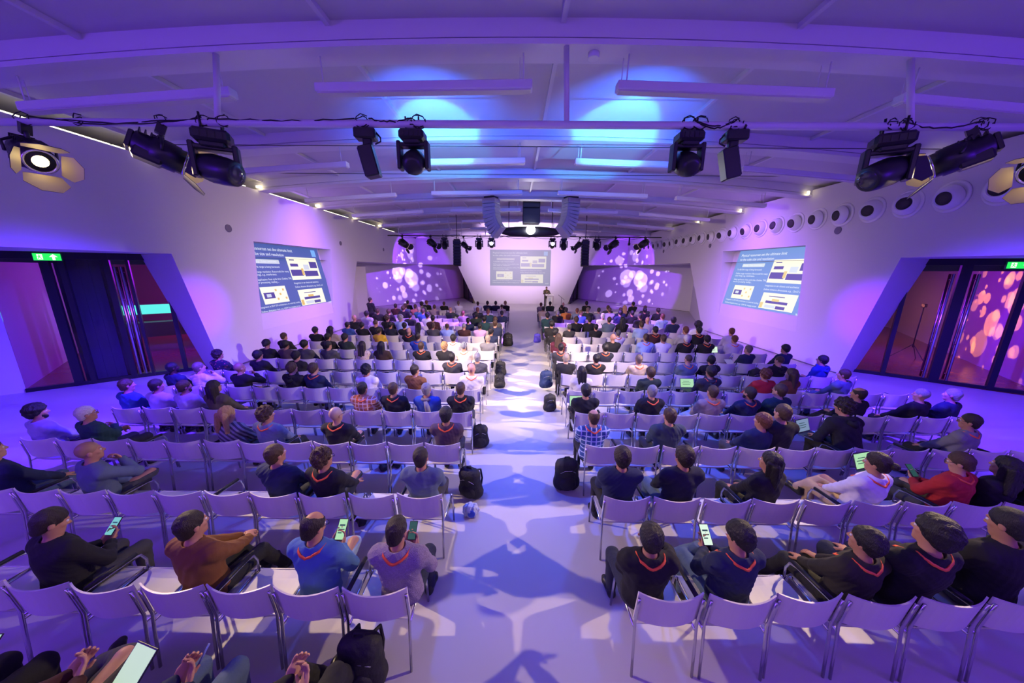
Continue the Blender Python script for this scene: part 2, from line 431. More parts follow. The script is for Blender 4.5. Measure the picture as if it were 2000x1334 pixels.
b.quad((23, -1, 3.64), (23, 20, 3.64), (10.5, 20, 3.64), (10.5, 10.95, 3.64), (16.2, 6.9, 3.64))
b.build('ceiling_foyer', mat('foyer_ceiling', (.30, .16, .08), .7), kind='structure')
# glass strips beside the stage wall, with the lobby behind
pane_frame((-5.70, 36.4), (-4.05, 31.2), 0, [(.1, .12), (3.2, .12)], 'window_3', [])
pane_frame((6.95, 36.4), (5.3, 31.2), 0, [(.1, .12), (3.2, .12)], 'window_4', [])
b = B()
vwall((-5.6, 37.2), (-3.0, 37.2)); vwall((-3.0, 37.2), (-3.0, 31.3)); vwall((6.9, 37.2), (4.4, 37.2)); vwall((4.4, 37.2), (4.4, 31.3))
b.build('wall_lobby', mat('lobby_wall', (.35, .16, .10), .7), kind='structure')
tag(B().box((-3.06, 34.6, 1.9), (.05, 2.4, .5)).box((-3.06, 34.6, .85), (.05, 2.4, .7)).build('lobby_orange_panel', emis('lobby_orange', (1, .22, .07), .9)), 'orange glowing panel seen through the glass strip left of stage', 'screen')  # glowing panels added to stand for the coloured view into the lobby
tag(B().box((-3.06, 32.4, .8), (.05, 1.2, 1.4)).build('lobby_glow_panel', emis('lobby_green', (.25, .5, .08), .8)), 'green lit panel seen through the glass strip left of stage', 'panel')
tag(B().box((4.46, 33.0, .9), (.05, 1.6, 1.5)).build('lobby_glow_panel', emis('lobby_yellow', (.5, .5, .10), .8)), 'yellow green lit panel seen through the glass strip right of stage', 'panel')
# things in the left foyer
b = B()
for k in range(9):
    a = .02+k*.135
    b.box((-11.28-.785*a*.72-.16, 8.92-.62*a*.72+.20, 1.75), (.10, .05+.05*(k % 2), 3.4), Matrix.Rotation(math.atan2(.62, .785), 3, 'Z'))
tag(b.build('foyer_curtain', mat('navy_curtain', (.012, .012, .06), .7)), 'dark navy curtain standing behind the left glass doors', 'curtain')
tag(B().box((-14.2, 12.9, 1.55), (3.6, .12, .36), Matrix.Rotation(math.atan2(.62, .785), 3, 'Z')).build('light_bar', emis('teal_glow', (.10, .75, .70), 1.3)), 'glowing teal bar seen through the left glass doors', 'light')
tag(B().box((-13.7, 12.5, .85), (3.2, .5, .55), Matrix.Rotation(math.atan2(.62, .785), 3, 'Z')).build('foyer_counter', mat('counter_green', (.10, .22, .06), .4)), 'low green counter seen through the left glass doors', 'counter')
tag(B().box((-13.9, 13.6, 2.2), (.6, .1, 1.5), Matrix.Rotation(.66, 3, 'Z')).box((-13.3, 14.0, 2.2), (.4, .1, 1.5), Matrix.Rotation(.66, 3, 'Z')).build('information_board', mat('grey_panel', (.4, .42, .38), .6)), 'pale grey panel on the foyer wall behind left glass', 'panel')
# a tripod stand in the right foyer
t = empty('tripod_stand', (14.9, 11.9, 0)); tag(t, 'thin black tripod stand in the foyer behind the right glass doors', 'stand')
b = B().cyl((0, 0, .5), (0, 0, 2.0), .018); b.build('pole', BLACK, t)
for k in range(3):
    a = k*2*PI/3+.4
    B().cyl((0, 0, .62), (.55*math.cos(a), .55*math.sin(a), .012), .012).build('leg', BLACK, t)
B().box((0, 0, 2.06), (.1, .12, .12), bev=.01).build('head', BLACK, t)
# exit signs
def text(name, s, size, parent, loc, m, align='LEFT', rot=None, ext=0.0, width=None):
    c = bpy.data.curves.new(name, 'FONT'); c.body = s; c.size = size; c.align_x = align; c.align_y = 'TOP'
    c.extrude = ext; c.resolution_u = 2
    c.materials.append(m)
    tmp = bpy.data.objects.new(name, c)
    me = bpy.data.meshes.new_from_object(tmp)
    bpy.data.objects.remove(tmp); bpy.data.curves.remove(c)
    if len(me.materials) == 0: me.materials.append(m)
    o = bpy.data.objects.new(name, me); COL.objects.link(o); o.parent = parent
    o.location = loc
    return o
def exit_sign(loc, ang, label):
    R = Matrix.Rotation(ang, 3, 'Z')
    e = empty('exit_sign', loc, R); tag(e, label, 'sign')
    B().box((0, 0, 0), (.46, .06, .20), bev=.01).build('housing', mat('sign_green_housing', (.02, .25, .05), .5), e)
    B().box((0, -.034, 0), (.43, .008, .17)).build('sign_face', emis('exit_green', (.02, .85, .10), 1.1), e)
    wm = emis('exit_white', (.8, 1, .75), 1.3)
    p = B()
    p.box((-.11, -.041, 0), (.085, .006, .13))
    p.build('door_symbol', wm, e)
    m = B(); g = -.045
    m.box((-.115, g, .043), (.018, .006, .018)); m.box((-.115, g, .012), (.02, .006, .04), Matrix.Rotation(.3, 3, 'Y'))
    m.box((-.13, g, -.028), (.012, .006, .05), Matrix.Rotation(.6, 3, 'Y')); m.box((-.095, g, -.028), (.012, .006, .05), Matrix.Rotation(-.6, 3, 'Y'))
    m.box((-.135, g, .015), (.03, .006, .01)); m.box((-.092, g, .02), (.03, .006, .01))
    m.build('running_figure', MATS['exit_green'], e)
    a = B().add([(.10, -.041, .075), (.03, -.041, .0), (.17, -.041, .0)], [(0, 1, 2)]).box((.10, -.041, -.035), (.045, .006, .08))
    a.build('arrow', wm, e)
exit_sign((-11.86, 8.36, 3.43), math.atan2(.62, .785)+0, 'green lit exit sign with white arrow over the left glass doors')
exit_sign((13.28, 8.86, 3.44), math.atan2(-.581, .814), 'green lit exit sign with white arrow over the right glass doors')
# ------------------------------------------------------------------ ceiling fixtures
ORD = ['first', 'second', 'third', 'fourth', 'fifth', 'sixth', 'seventh', 'eighth', 'ninth', 'tenth', 'eleventh', 'twelfth', 'thirteenth', 'fourteenth', 'fifteenth', 'sixteenth', 'seventeenth']
LUMB = mat('luminaire_body', (.60, .60, .62), .4)
LUMD = mat('luminaire_diffuser', (.5, .48, .46), .5)
SEGS = [(-7.65, -4.32, 'far left'), (-3.04, .23, 'centre left'), (1.5, 4.72, 'centre right'), (5.74, 9.0, 'far right')]
lum = None
for i in range(7):
    y = BY[3]+.22+3.46*i
    for j, (x0, x1, pl) in enumerate(SEGS):
        xc = (x0+x1)/2; zl = beam_z(x0)-.42; zr = beam_z(x1)-.42; zc = (zl+zr)/2
        ang = math.atan2(zl-zr, x1-x0); R = Matrix.Rotation(ang, 3, 'Y')
        r = empty('pendant_luminaire', (xc, y, zc), R)
        tag(r, 'white linear pendant, %s of four in the %s row from the camera' % (pl, ORD[i]), 'ceiling light', 'linear pendants under the ceiling beams')
        L = x1-x0
        bb = B().box((0, 0, .02), (L, .17, .12), bev=.012)
        bb.build('body', LUMB, r)
        B().box((0, 0, -.05), (L-.06, .13, .02)).build('diffuser', LUMD, r)
        for sx in (-1, 1):
            h = beam_z(xc+sx*L*.46)-zc+sx*L*.46*math.sin(ang)
            rod = B().cyl((sx*L*.46, -.05, .08), (sx*L*.46, -.05, .42), .011, 6)
            if i < 3: rod.cyl((sx*L*.46-.05, .05, .08), (sx*L*.46-.05, .05, .42), .007, 6)
            rod.build('suspension_rod', LUMB, r)
# steel ropes
for k, (y, z) in enumerate(((6.6, 6.0), (8.0, 6.05), (10.0, 6.0))):
    bb = B().cyl((XL-.02, y, z-.15), (XR+.02, y, z-.15), .008, 6)
    tag(bb.build('steel_rope', BLACK), 'thin dark steel rope stretched across the hall below the ceiling', 'cable', 'steel ropes under the ceiling')
def disc_on(name, loc, n, r, d, m, label, cat, group=None):
    return tag(B().lathe([(0, r), (d, r*.96), (d, r*.9)], loc, n, 20).build(name, m), label, cat, group)
disc_on('smoke_detector', (1.12, 5.56, beam_z(1.1)+.0), (0, 0, -1), .085, .07, LUMB, 'small white smoke detector under the nearest ceiling beam', 'detector')
GREYD = mat('grille_grey', (.17, .15, .2), .6, bump=.3, bscale=200)
disc_on('wall_speaker', (XL, 10.75, 4.42), (1, 0, 0), .12, .02, GREYD, 'round grey flush speaker high on the left wall above glass doors', 'speaker')
disc_on('wall_speaker', (XL, 17.54, 4.47), (1, 0, 0), .11, .02, GREYD, 'round grey flush speaker on the left wall past the slide', 'speaker')
disc_on('wall_speaker', (XL, 23.2, 4.47), (1, 0, 0), .11, .02, GREYD, 'round grey flush speaker on left wall nearest the stage', 'speaker')
disc_on('wall_speaker', (XR, 11.05, 4.535), (-1, 0, 0), .12, .02, GREYD, 'round grey flush speaker under the air nozzles, right wall near doors', 'speaker')
disc_on('wall_speaker', (XR, 18.06, 4.534), (-1, 0, 0), .11, .02, GREYD, 'round grey flush speaker on the right wall past the slide', 'speaker')
disc_on('wall_speaker', (XR, 23.6, 4.534), (-1, 0, 0), .11, .02, GREYD, 'round grey flush speaker on right wall nearest the stage', 'speaker')
# round air nozzles along the right wall
NZW = mat('nozzle_white', (.70, .70, .72), .35)
NZD = mat('nozzle_mouth', (.03, .025, .03), .6)
rr = random.Random(3)
for k in range(24):
    y = 6.63+.875*k
    n = Vector((-1, -.12+rr.uniform(-.22, .22), -.10+rr.uniform(-.14, .14))).normalized()
    r = empty('air_nozzle', (XR, y, 5.0)); tag(r, 'white round air nozzle, number %d of the right wall row counted from the camera' % (k+1), 'air nozzle', 'air nozzles along the right wall')
    B().lathe([(0, .36), (.025, .355), (.04, .31), (.03, .29)], (0, 0, 0), (-1, 0, 0), 32).build('flange', NZW, r)
    B().lathe([(.06, .285), (.08, .28), (.15, .24), (.21, .185), (.225, .165), (.19, .155)], (0, 0, 0), n, 32).build('cone', NZW, r)
    B().lathe([(.195, .15), (.205, .152), (.206, .05)], (0, 0, 0), n, 24).build('mouth', NZD, r)
# ------------------------------------------------------------------ stage lamps
LAMPB = mat('lamp_housing', (.010, .010, .013), .38)
BARN = mat('barn_door', (.02, .02, .022), .55); BARN_LIT = mat('barn_door_lit', (.38, .32, .20), .6)  # silver inside, lens's warm light put into its colour, lit lamps only
def frame_of(d, up=(0, 0, 1)):
    d = Vector(d).normalized(); u = Vector(up); x = d.cross(u).normalized(); u = x.cross(d)
    return Matrix((x, d, u)).transposed()          # columns x, forward, up
def fresnel(loc, d, pipe, label, sc=1.0, lit=True, power=0, color=WARM, target=None, angle=55, name='fresnel_spotlight', group='stage lamps on the pipes', roll=0):
    """loc is the lens centre, d the beam direction"""
    R = frame_of(d)
    if roll: R = R @ Matrix.Rotation(roll, 3, 'Y')
    e = empty(name, loc, R); e.scale = (sc,)*3; tag(e, label, 'stage lamp', group)
    body = B(); body.lathe([(-.46, .09), (-.44, .13), (-.30, .14), (-.29, .165), (-.06, .165), (-.05, .15), (.0, .15)], (0, 0, 0), (0, 1, 0), 20)
    body.box((0, -.30, -.10), (.24, .26, .14), bev=.02).box((0, -.22, .15), (.10, .22, .03)).box((0, -.47, 0), (.2, .05, .2), bev=.015)
    for k in range(5): body.box((0, -.42+.05*k, .14), (.2, .012, .05))
    body.build('housing', LAMPB, e)
    B().lathe([(-.01, .145), (.02, .15), (.02, .128), (-.01, .126)], (0, 0, 0), (0, 1, 0), 24).build('lens_ring', CHROME if lit else LAMPB, e)
    lens = B().lathe([(-.03, .125), (-.012, .11), (.0, .07), (.004, .02)], (0, 0, 0), (0, 1, 0), 24)
    lens.build('lens', emis('lens_warm', (1, .72, .25), 26) if lit else mat('lens_dark', (.03, .03, .05), .1), e)
    for k, (a, w, l, o) in enumerate(((0, .15, .26, .5), (PI/2, .13, .22, .62), (PI, .15, .26, .5), (-PI/2, .13, .22, .62))):
        Rk = Matrix.Rotation(a, 3, 'Y')
        pts = [(-w, .03, .155), (w, .03, .155), (w*1.25, .03+l*.55*math.cos(o), .155+l*.55*math.sin(o)), (w*.55, .03+l*math.cos(o), .155+l*math.sin(o)), (-w*.55, .03+l*math.cos(o), .155+l*math.sin(o)), (-w*1.25, .03+l*.55*math.cos(o), .155+l*.55*math.sin(o))]
        q = [Rk@Vector(p) for p in pts]; nn = Rk@Vector((0, -math.sin(o), math.cos(o)))*.006
        bb = B().add(q+[p+nn for p in q], [(0, 1, 2, 3, 4, 5)])
        bb.cur = 1; bb.add(q+[p+nn for p in q], [(11, 10, 9, 8, 7, 6)]+[(j, j+6, (j+1) % 6+6, (j+1) % 6) for j in range(6)])
        bb.build('barn_door', [BARN_LIT if lit else BARN, BARN], e)
    # yoke to the pipe
    P = Vector(pipe); L = Vector(loc); inv = (Matrix.Translation(loc) @ R.to_4x4() @ Matrix.Scale(sc, 4)).inverted()
    c = L+R@Vector((0, -.2, 0))*sc
    yb = B(); top = Vector((c.x, c.y, c.z)); top = top.lerp(P, .55)
    xs = R@Vector((1, 0, 0))*sc*.2
    yb.tube([inv@(c+xs), inv@(c+xs*1.05+(top-c)*.6), inv@(top+xs*.5), inv@top, inv@(top-xs*.5), inv@(c-xs*1.05+(top-c)*.6), inv@(c-xs)], .016/sc*sc, 8)
    yb.tube([inv@top, inv@P], .025, 8)
    yb.box(inv@(top.lerp(P, .8)), (.09, .09, .13))
    yb.build('yoke', LAMPB, e)
    if lit and power:
        spot('fresnel_beam', Vector(loc)+R@Vector((0, .02, 0)), target, power, color, angle, .7, .07)
    return e
def mover(loc, d, label, sc=1.0, lit=None, name='moving_head', group='stage lamps on the pipes', yaw=0, clamp=True, pipez=.0):
    """moving head hung from a pipe: loc = clamp point under the pipe"""
    e = empty(name, loc, Matrix.Rotation(yaw, 3, 'Z')); e.scale = (sc,)*3; tag(e, label, 'stage lamp', group)
    bb = B().box((0, 0, -.13), (.34, .24, .13), bev=.03).box((0, 0, -.22), (.22, .2, .06), bev=.02)
    for k in range(4): bb.box((-.1+.065*k, -.122, -.13), (.03, .01, .06))
    bb.build('base', LAMPB, e)
    cl = B()
    for sx in (-.09, .09): cl.tube([(sx, 0, -.06), (sx, .05, 0), (sx, 0, .06), (sx, -.05, 0), (sx, 0, -.05)], .018, 6).cyl((sx, 0, -.08), (sx, 0, .11), .012, 6)
    cl.build('clamp', LAMPB, e)
    yk = B()
    for sx in (-1, 1):
        yk.box((sx*.19, 0, -.38), (.055, .15, .36), bev=.02)
    yk.box((0, 0, -.25), (.40, .14, .05), bev=.015)
    yk.build('yoke', LAMPB, e)
    d = Matrix.Rotation(-yaw, 3, 'Z')@Vector(d)
    R = frame_of(d) if abs(Vector(d).normalized().z) < .95 else frame_of(d, (0, 1, 0))
    c = Vector((0, 0, -.46))
    hd = B(); hd.lathe([(-.22, .07), (-.20, .12), (-.05, .155), (.10, .15), (.20, .135), (.215, .12)], c, R@Vector((0, 1, 0)), 24)
    hd.box(c+R@Vector((0, -.02, 0)), (.27, .22, .2), R, bev=.04)
    hd.build('head', LAMPB, e)
    B().lathe([(.19, .118), (.212, .11), (.225, .07), (.23, .02)], c, R@Vector((0, 1, 0)), 24).build('lens', emis('lens_blue_white', (.75, .85, 1), 12) if lit else mat('lens_dark', (.03, .03, .05), .1), e)
    return e
def panel_lamp(loc, tilt, yaw, label):
    e = empty('scanner_lamp', loc, Matrix.Rotation(yaw, 3, 'Z')); tag(e, label, 'stage lamp', 'stage lamps on the pipes')
    B().box((0, 0, -.12), (.30, .2, .14), bev=.02).build('base', LAMPB, e)
    c = B()
    for sx in (-.1, .1): c.tube([(sx, 0, -.05), (sx, .05, 0), (sx, 0, .06), (sx, -.05, 0), (sx, 0, -.05)], .016, 6)
    c.build('clamp', LAMPB, e)
    B().box((.02, 0, -.30), (.13, .1, .28), bev=.02).tube([(.14, 0, -.08), (.2, 0, -.15), (.2, 0, -.2), (.12, 0, -.24)], .012, 6).build('yoke', LAMPB, e)
    R = Matrix.Rotation(tilt, 3, 'Y')
    B().box((.03, 0, -.48), (.20, .2, .42), R, bev=.015).build('head', LAMPB, e)
    B().box(Vector((.03, 0, -.48))+R@Vector((-.106, 0, 0)), (.01, .16, .38), R).build('lens', mat('lens_violet', (.05, .02, .12), .15), e)
    return e
PZ, PY = 5.25, 5.2
pipe = empty('lighting_pipe', (0, PY, PZ)); tag(pipe, 'white lighting pipe across the hall near the camera', 'lighting pipe')
B().cyl((-9.1, 0, 0), (10.3, 0, 0), .05, 16).build('tube', BEAMM, pipe)
for x in (-4.33, .72, 5.62):
    B().cyl((x, .02, 0), (x-.02, .22, beam_z(x)-PZ), .04, 12).build('hanger', BEAMM, pipe)
rr = random.Random(5)
for (x0, x1) in ((-7.0, -4.5), (-7.0, -4.5), (-4.4, -2.3), (-2.1, -1.5), (2.5, 3.1), (2.5, 3.1), (5.4, 6.5)):
    n = 14; sag = rr.uniform(.03, .10)
    B().tube([(x0+(x1-x0)*t/n, -.05+rr.uniform(-.015, .015), .05-sag*math.sin(PI*t/n)+rr.uniform(-.012, .012)) for t in range(n+1)], .009, 6).build('cable', BLACKR, pipe)
for x in (-7.1, -6.3, -5.1, -4.5, -4.2, -2.2, -1.5, -1.4, 2.45, 2.6, 3.1, 5.3, 5.5, 6.5, 6.6):
    for q in range(2):
        a = rr.uniform(.05, .13)
        B().tube([(x+a*math.cos(t*.7+q), rr.uniform(-.06, .0), .02+a*.8*math.sin(t*.7+q)) for t in range(9)], .007, 5).build('cable', BLACKR, pipe)
FG = 'stage lamps on the near pipe'
fresnel((-6.83, 5.03, 4.68), (.86, -.30, -.46), (-7.15, PY, PZ-.05), 'black barn door spotlight, lit lens, leftmost on the near pipe', 1.12, True, 2000, WARM, (3.4, 2.2, .3), 62, group=FG)
fresnel((-4.93, 5.22, 4.72), (.64, .68, -.36), (-5.15, PY, PZ-.05), 'black barn door spotlight seen side-on, second from left on near pipe', 1.15, True, 5200, WARM2, (4.0, 11, .4), 66, group=FG)
mover((-4.42, PY, PZ-.02), (.93, .0, -.22), 'large black moving head with bent arm beside the left barn door spotlight', 1.30, group=FG, yaw=.5)
panel_lamp((-2.18, PY, PZ-.02), -.22, .12, 'slim black scanner lamp left of the left centre moving head')
mover((-1.50, PY, PZ-.02), (-.10, .86, .42), 'black moving head with rounded back, left of centre on near pipe', 1.05, group=FG)
mover((2.48, PY, PZ-.02), (.0, .86, .42), 'black moving head with rounded back, right of centre on near pipe', 1.05, group=FG)
panel_lamp((3.14, PY, PZ-.02), .26, PI-.12, 'slim black scanner lamp right of the right centre moving head')
mover((5.38, PY, PZ-.02), (-.9, -.1, -.35), 'large black moving head beside the right barn door spotlight', 1.28, group=FG, yaw=-.5)
fresnel((6.07, 5.22, 4.74), (-.64, .68, -.36), (6.5, PY, PZ-.05), 'black barn door spotlight seen side-on, right end of near pipe', 1.15, True, 5200, WARM2, (-4.0, 11, .4), 66, group=FG)
fresnel((7.32, 5.03, 4.62), (-.86, -.30, -.46), (7.75, PY, PZ-.05), 'black barn door spotlight cut by the right picture edge, near pipe', 1.12, True, 2000, WARM, (-2.6, 2.2, .3), 62, group=FG)
# far pipe above the stage front
TY, TZ = 21.4, 5.25
p2 = empty('lighting_pipe', (0, TY, TZ)); tag(p2, 'thin dark lighting pipe in front of the stage', 'lighting pipe')
B().cyl((-8.1, 0, 0), (9.2, 0, 0), .03, 10).build('tube', BLACK, p2)
for x in (-7.4, -4.2, -3.4, -1.9, 2.4, 4.4, 5.2, 8.2):
    B().cyl((x, 0, 0), (x, 0, ceil_z(x)-TZ+.02), .02, 8).build('hanger', BEAMM, p2)
for k in range(9):
    x0 = -7.6+1.75*k; B().tube([(x0+1.6*t/8, .03, -.02-.12*math.sin(PI*t/8)) for t in range(9)], .012, 5).build('cable', BLACKR, p2)
G2 = 'stage lamps on the far pipe'
fresnel((-6.95, 21.6, 4.62), (.62, .5, -.5), (-7.2, TY, TZ), 'lit barn door spotlight, leftmost on the pipe by the stage', 1.25, True, 600, WARM2, (-1, 31, 1.0), 60, group=G2)
fresnel((-5.15, 21.6, 4.66), (.6, .55, -.5), (-5.4, TY, TZ), 'dark barn door spotlight, second from left on the stage pipe', 1.2, False, group=G2)
mover((-4.5, TY, TZ-.03), (.1, -.4, -.8), 'dark moving head left of the hanging speaker column, stage pipe', 1.15, group=G2)
fresnel((-3.1, 21.6, 4.55), (.6, .4, -.6), (-3.3, TY, TZ), 'small dark spotlight right of the left speaker column, stage pipe', .95, False, group=G2)
mover((-2.3, TY, TZ-.03), (0, -.4, -.8), 'dark moving head beside the left lit moving head, stage pipe', 1.15, group=G2)
mover((-1.52, TY, TZ-.03), (.02, -.86, .28), 'lit blue-white moving head left of centre, stage pipe', 1.1, True, group=G2)
mover((2.35, TY, TZ-.03), (-.02, -.86, .28), 'lit blue-white moving head right of centre, stage pipe', 1.1, True, group=G2)
mover((3.06, TY, TZ-.03), (0, -.4, -.8), 'dark moving head beside the right lit moving head, stage pipe', 1.15, group=G2)
fresnel((3.85, 21.6, 4.60), (-.6, .4, -.6), (4.1, TY, TZ), 'small dark spotlight left of the right speaker column, stage pipe', .95, False, group=G2)
mover((5.16, TY, TZ-.03), (.1, -.4, -.8), 'dark moving head right of the hanging speaker column, stage pipe', 1.15, group=G2)
fresnel((6.05, 21.6, 4.66), (-.6, .55, -.5), (6.35, TY, TZ), 'dark barn door spotlight, second from right on the stage pipe', 1.25, False, group=G2)
fresnel((7.95, 21.6, 4.72), (-.62, .5, -.5), (8.2, TY, TZ), 'lit barn door spotlight, rightmost on the pipe by the stage', 1.25, True, 600, WARM2, (2, 31, 1.0), 60, group=G2)
tag(B().cyl((7.2, TY, TZ), (7.2, TY, TZ-.35), .05, 10).box((7.2, TY, TZ-.42), (.13, .16, .16), bev=.02).build('camera_unit', LAMPB), 'small black camera hanging on the stage pipe, right side', 'camera')
# ------------------------------------------------------------------ speaker columns
SPK = mat('speaker_black', (.012, .012, .02), .5)
SPKW = mat('speaker_grey', (.32, .32, .36), .5)
def line_array(loc, n, w, h, d, curve, yaw, m, label, rig=.5):
    e = empty('line_array', loc, Matrix.Rotation(yaw, 3, 'Z')); tag(e, label, 'speaker')
    p = Vector((0, 0, 0)); a = 0
    for k in range(n):
        hh = h*1.55 if k == 0 else h
        a = curve*k*k/n
        R = Matrix.Rotation(-a, 3, 'X')
        c = p+R@Vector((0, 0, -hh/2))
        bb = B().box(c, (w, d, hh*.90), R, bev=.012).box(c+R@Vector((0, -d/2-.004, 0)), (w*.9, .012, hh*.72), R)
        for sx in (-1, 1): bb.box(c+R@Vector((sx*w*.5, 0, 0)), (.02, d*.6, hh*.5), R)
        bb.build('speaker_cabinet', m, e)
        p = p+R@Vector((0, 0, -hh))
    B().box((0, 0, .04), (w*.8, d*.8, .06)).cyl((0, 0, .05), (0, 0, rig), .02, 8).tube([(.05, 0, .06), (.12, 0, .2), (.05, .0, .25), (-.06, 0, .12)], .015, 6).build('rigging_frame', SPK, e)
    return e
line_array((-3.70, 21.3, 4.98), 8, .46, .185, .34, .035, 0, SPK, 'black hanging speaker column left of the stage, eight cabinets', 1.6)
line_array((4.42, 21.3, 5.02), 8, .46, .185, .34, .035, 0, SPK, 'black hanging speaker column right of the stage, eight cabinets', 1.6)
line_array((-1.1, 15.4, 6.28), 10, .55, .15, .62, .10, 1.15, SPKW, 'pale curved speaker column hanging left of the projector', .42)
line_array((2.45, 15.4, 6.30), 10, .55, .15, .62, .10, -1.15, SPKW, 'pale curved speaker column hanging right of the projector', .42)
# centre: hanging black duct and the projector with its lit lens
e = empty('subwoofer_column', (.79, 17.5, 6.95)); tag(e, 'tall black speaker box hanging over the aisle above the projector', 'speaker')
B().box((0, 0, -.36), (.86, .7, .72), bev=.02).box((0, -.36, -.36), (.78, .02, .64)).build('speaker_cabinet', SPK, e)
B().box((0, 0, -1.10), (.86, .7, .72), bev=.02).box((0, -.36, -1.10), (.78, .02, .64)).build('speaker_cabinet', SPK, e)
B().cyl((-.2, 0, 0), (-.2, 0, .1), .02).cyl((.2, 0, 0), (.2, 0, .1), .02).tube([(-.2, 0, .05), (0, 0, .2), (.2, 0, .05)], .03, 8).build('rigging_frame', CHROME, e)
e = empty('projector', (.76, 17.4, 5.12)); tag(e, 'wide dark projector pod with blazing white lens over the centre aisle', 'projector')
bb = B()
n = 24
bb.grid(lambda u, v: ((u-.5)*3.3, .30*math.cos(v*2*PI)*(1-abs(2*u-1)**3)**.5+.0, .26*math.sin(v*2*PI)*(1-abs(2*u-1)**2.6)**.6-.02), 24, 20)
bb.build('housing', SPK, e)
B().lathe([(0, .16), (.10, .15), (.12, .13)], (0, -.28, .03), (0, -1, -.1), 24).build('lens_barrel', LAMPB, e)
B().lathe([(0, .22), (.03, .20), (.05, .1), (.055, .02)], (0, -.40, .03), (0, -1, -.1), 28).build('lens', emis('projector_glare', (1, .98, .92), 60), e)
for x in (-1.1, 1.1): B().cyl((x, 0, .1), (x, 0, 1.42), .02).build('suspension_rod', SPK, e)
# small warm lamps at the beam ends
BE = emis('beam_end_lamp', (1, .85, .45), 7)
for i in range(4, 9):
    y = BY[i]
    tag(B().box((XL+.10, y-.10, ZT+.10), (.16, .10, .07), bev=.01).build('cove_lamp', BE), 'small warm lamp on the left wall top by a ceiling beam', 'light', 'small warm lamps on the left wall top')
    tag(B().box((XR-.22, y-.10, 5.90), (.07, .05, .12), bev=.01).build('cove_lamp', BE), 'small warm lamp at the right end of a ceiling beam', 'light', 'small warm lamps at right beam ends')
# ------------------------------------------------------------------ projected slides, their light put into glowing panels
def slide(loc, X, Y, w, h, label, bg, s, cut=False):
    X = Vector(X).normalized(); Y = Vector(Y).normalized(); N = X.cross(Y)
    e = empty('projected_slide', loc, Matrix((X, Y, N)).transposed()); tag(e, label, 'slide')
    k = w/4.7
    nm = label.split()[0]
    def rect(name, x, y, ww, hh, m, z=.01):
        return B().box(((x+ww/2)*k, -(y+hh/2)*k, z), (ww*k, hh*k, .004)).build(name, m, e)
    O = Vector((-w/2, h/2, 0))
    def at(o):
        o.location = Vector(o.location)+O; return o
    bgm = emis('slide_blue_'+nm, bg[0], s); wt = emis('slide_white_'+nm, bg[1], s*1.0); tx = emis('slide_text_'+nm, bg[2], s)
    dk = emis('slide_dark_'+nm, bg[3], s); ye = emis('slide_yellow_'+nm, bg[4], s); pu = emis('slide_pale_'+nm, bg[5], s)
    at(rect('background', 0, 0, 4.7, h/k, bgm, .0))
    def tt(str_, x, y, size): 
        o = text('slide_text', str_, size*k, e, (x*k+O.x, -y*k+O.y, .012), tx); return o
    tt('Physical resources set the ultimate limit', .22, .15, .165); tt('to the cube size and resolution', .22, .34, .165)
    at(rect('heading_bar', .52, .62, 1.38, .15, pu))
    tt('Timing   Time constraints', .56, .635, .115)
    tt('To 4D/GHz range is being harnessed.', .25, .84, .105)
    tt('Defines range resolution. Resourceful for many\nother things, e.g., interference.', .25, 1.02, .105)
    tt('Safety application: fixes cycle time. Outline, TML\ntime for processing, reading ...', .25, 1.30, .105)
    tt('Integration in SDV E/E architecture, no external cooling', .2, 2.28, .095)
    tt('Defines dissipation limit, e.g. <20W for imaging sensor', .2, 2.43, .095)
    tt('Integration in car chassis and aesthetics', 2.35, 1.50, .105)
    tt('Defines Antenna dimensions, e.g., 12x12 cm2', 2.35, 1.66, .105)
    tt('NXP', 4.32, 2.48, .13)
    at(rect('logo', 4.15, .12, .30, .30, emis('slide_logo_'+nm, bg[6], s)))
    # three pictures
    at(rect('picture', .48, 1.62, 1.28, .62, wt))
    q = rect('car_plan', .56, 1.83, .52, .22, dk, .016); at(q); at(rect('car_window', .68, 1.88, .22, .12, pu, .02))
    for (x, y) in ((1.16, 1.72), (1.55, 1.72), (1.34, 1.88), (1.16, 2.05), (1.60, 2.05)): at(rect('sensor_mark', x, y, .09, .08, ye, .016))
    at(rect('picture', 2.35, .48, 2.0, .94, wt))
    at(rect('car_body', 2.40, 1.0, .75, .26, dk, .016)); at(rect('car_body', 3.25, 1.05, .95, .24, dk, .016))
    at(rect('engine_block', 3.75, .65, .52, .28, dk, .016)); at(rect('caption', 2.5, .58, .3, .04, dk, .016)); at(rect('gauge', 2.48, .75, .48, .12, dk, .016))
    at(rect('highlight', 3.08, .95, .14, .28, ye, .018)); at(rect('sky_patch', 3.3, .78, .36, .22, pu, .014))
    at(rect('picture', 2.42, 1.84, 1.72, .66, wt))
    at(rect('car_body', 2.70, 2.16, 1.1, .10, dk, .016)); at(rect('car_cabin', 3.0, 2.07, .36, .10, ye, .016)); at(rect('caption', 2.78, 1.96, .8, .03, dk, .016))
    at(rect('road_base', 2.72, 2.33, .55, .12, pu, .018)); at(rect('road_base', 3.3, 2.34, .45, .12, dk, .016)); at(rect('sun_patch', 2.44, 2.25, .16, .22, ye, .016))
    return e
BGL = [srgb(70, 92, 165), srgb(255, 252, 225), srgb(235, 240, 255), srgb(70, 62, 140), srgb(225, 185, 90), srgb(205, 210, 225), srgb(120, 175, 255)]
BGR = [srgb(118, 152, 215), srgb(255, 252, 225), srgb(245, 250, 255), srgb(95, 85, 160), srgb(235, 210, 130), srgb(215, 225, 235), srgb(160, 200, 255)]
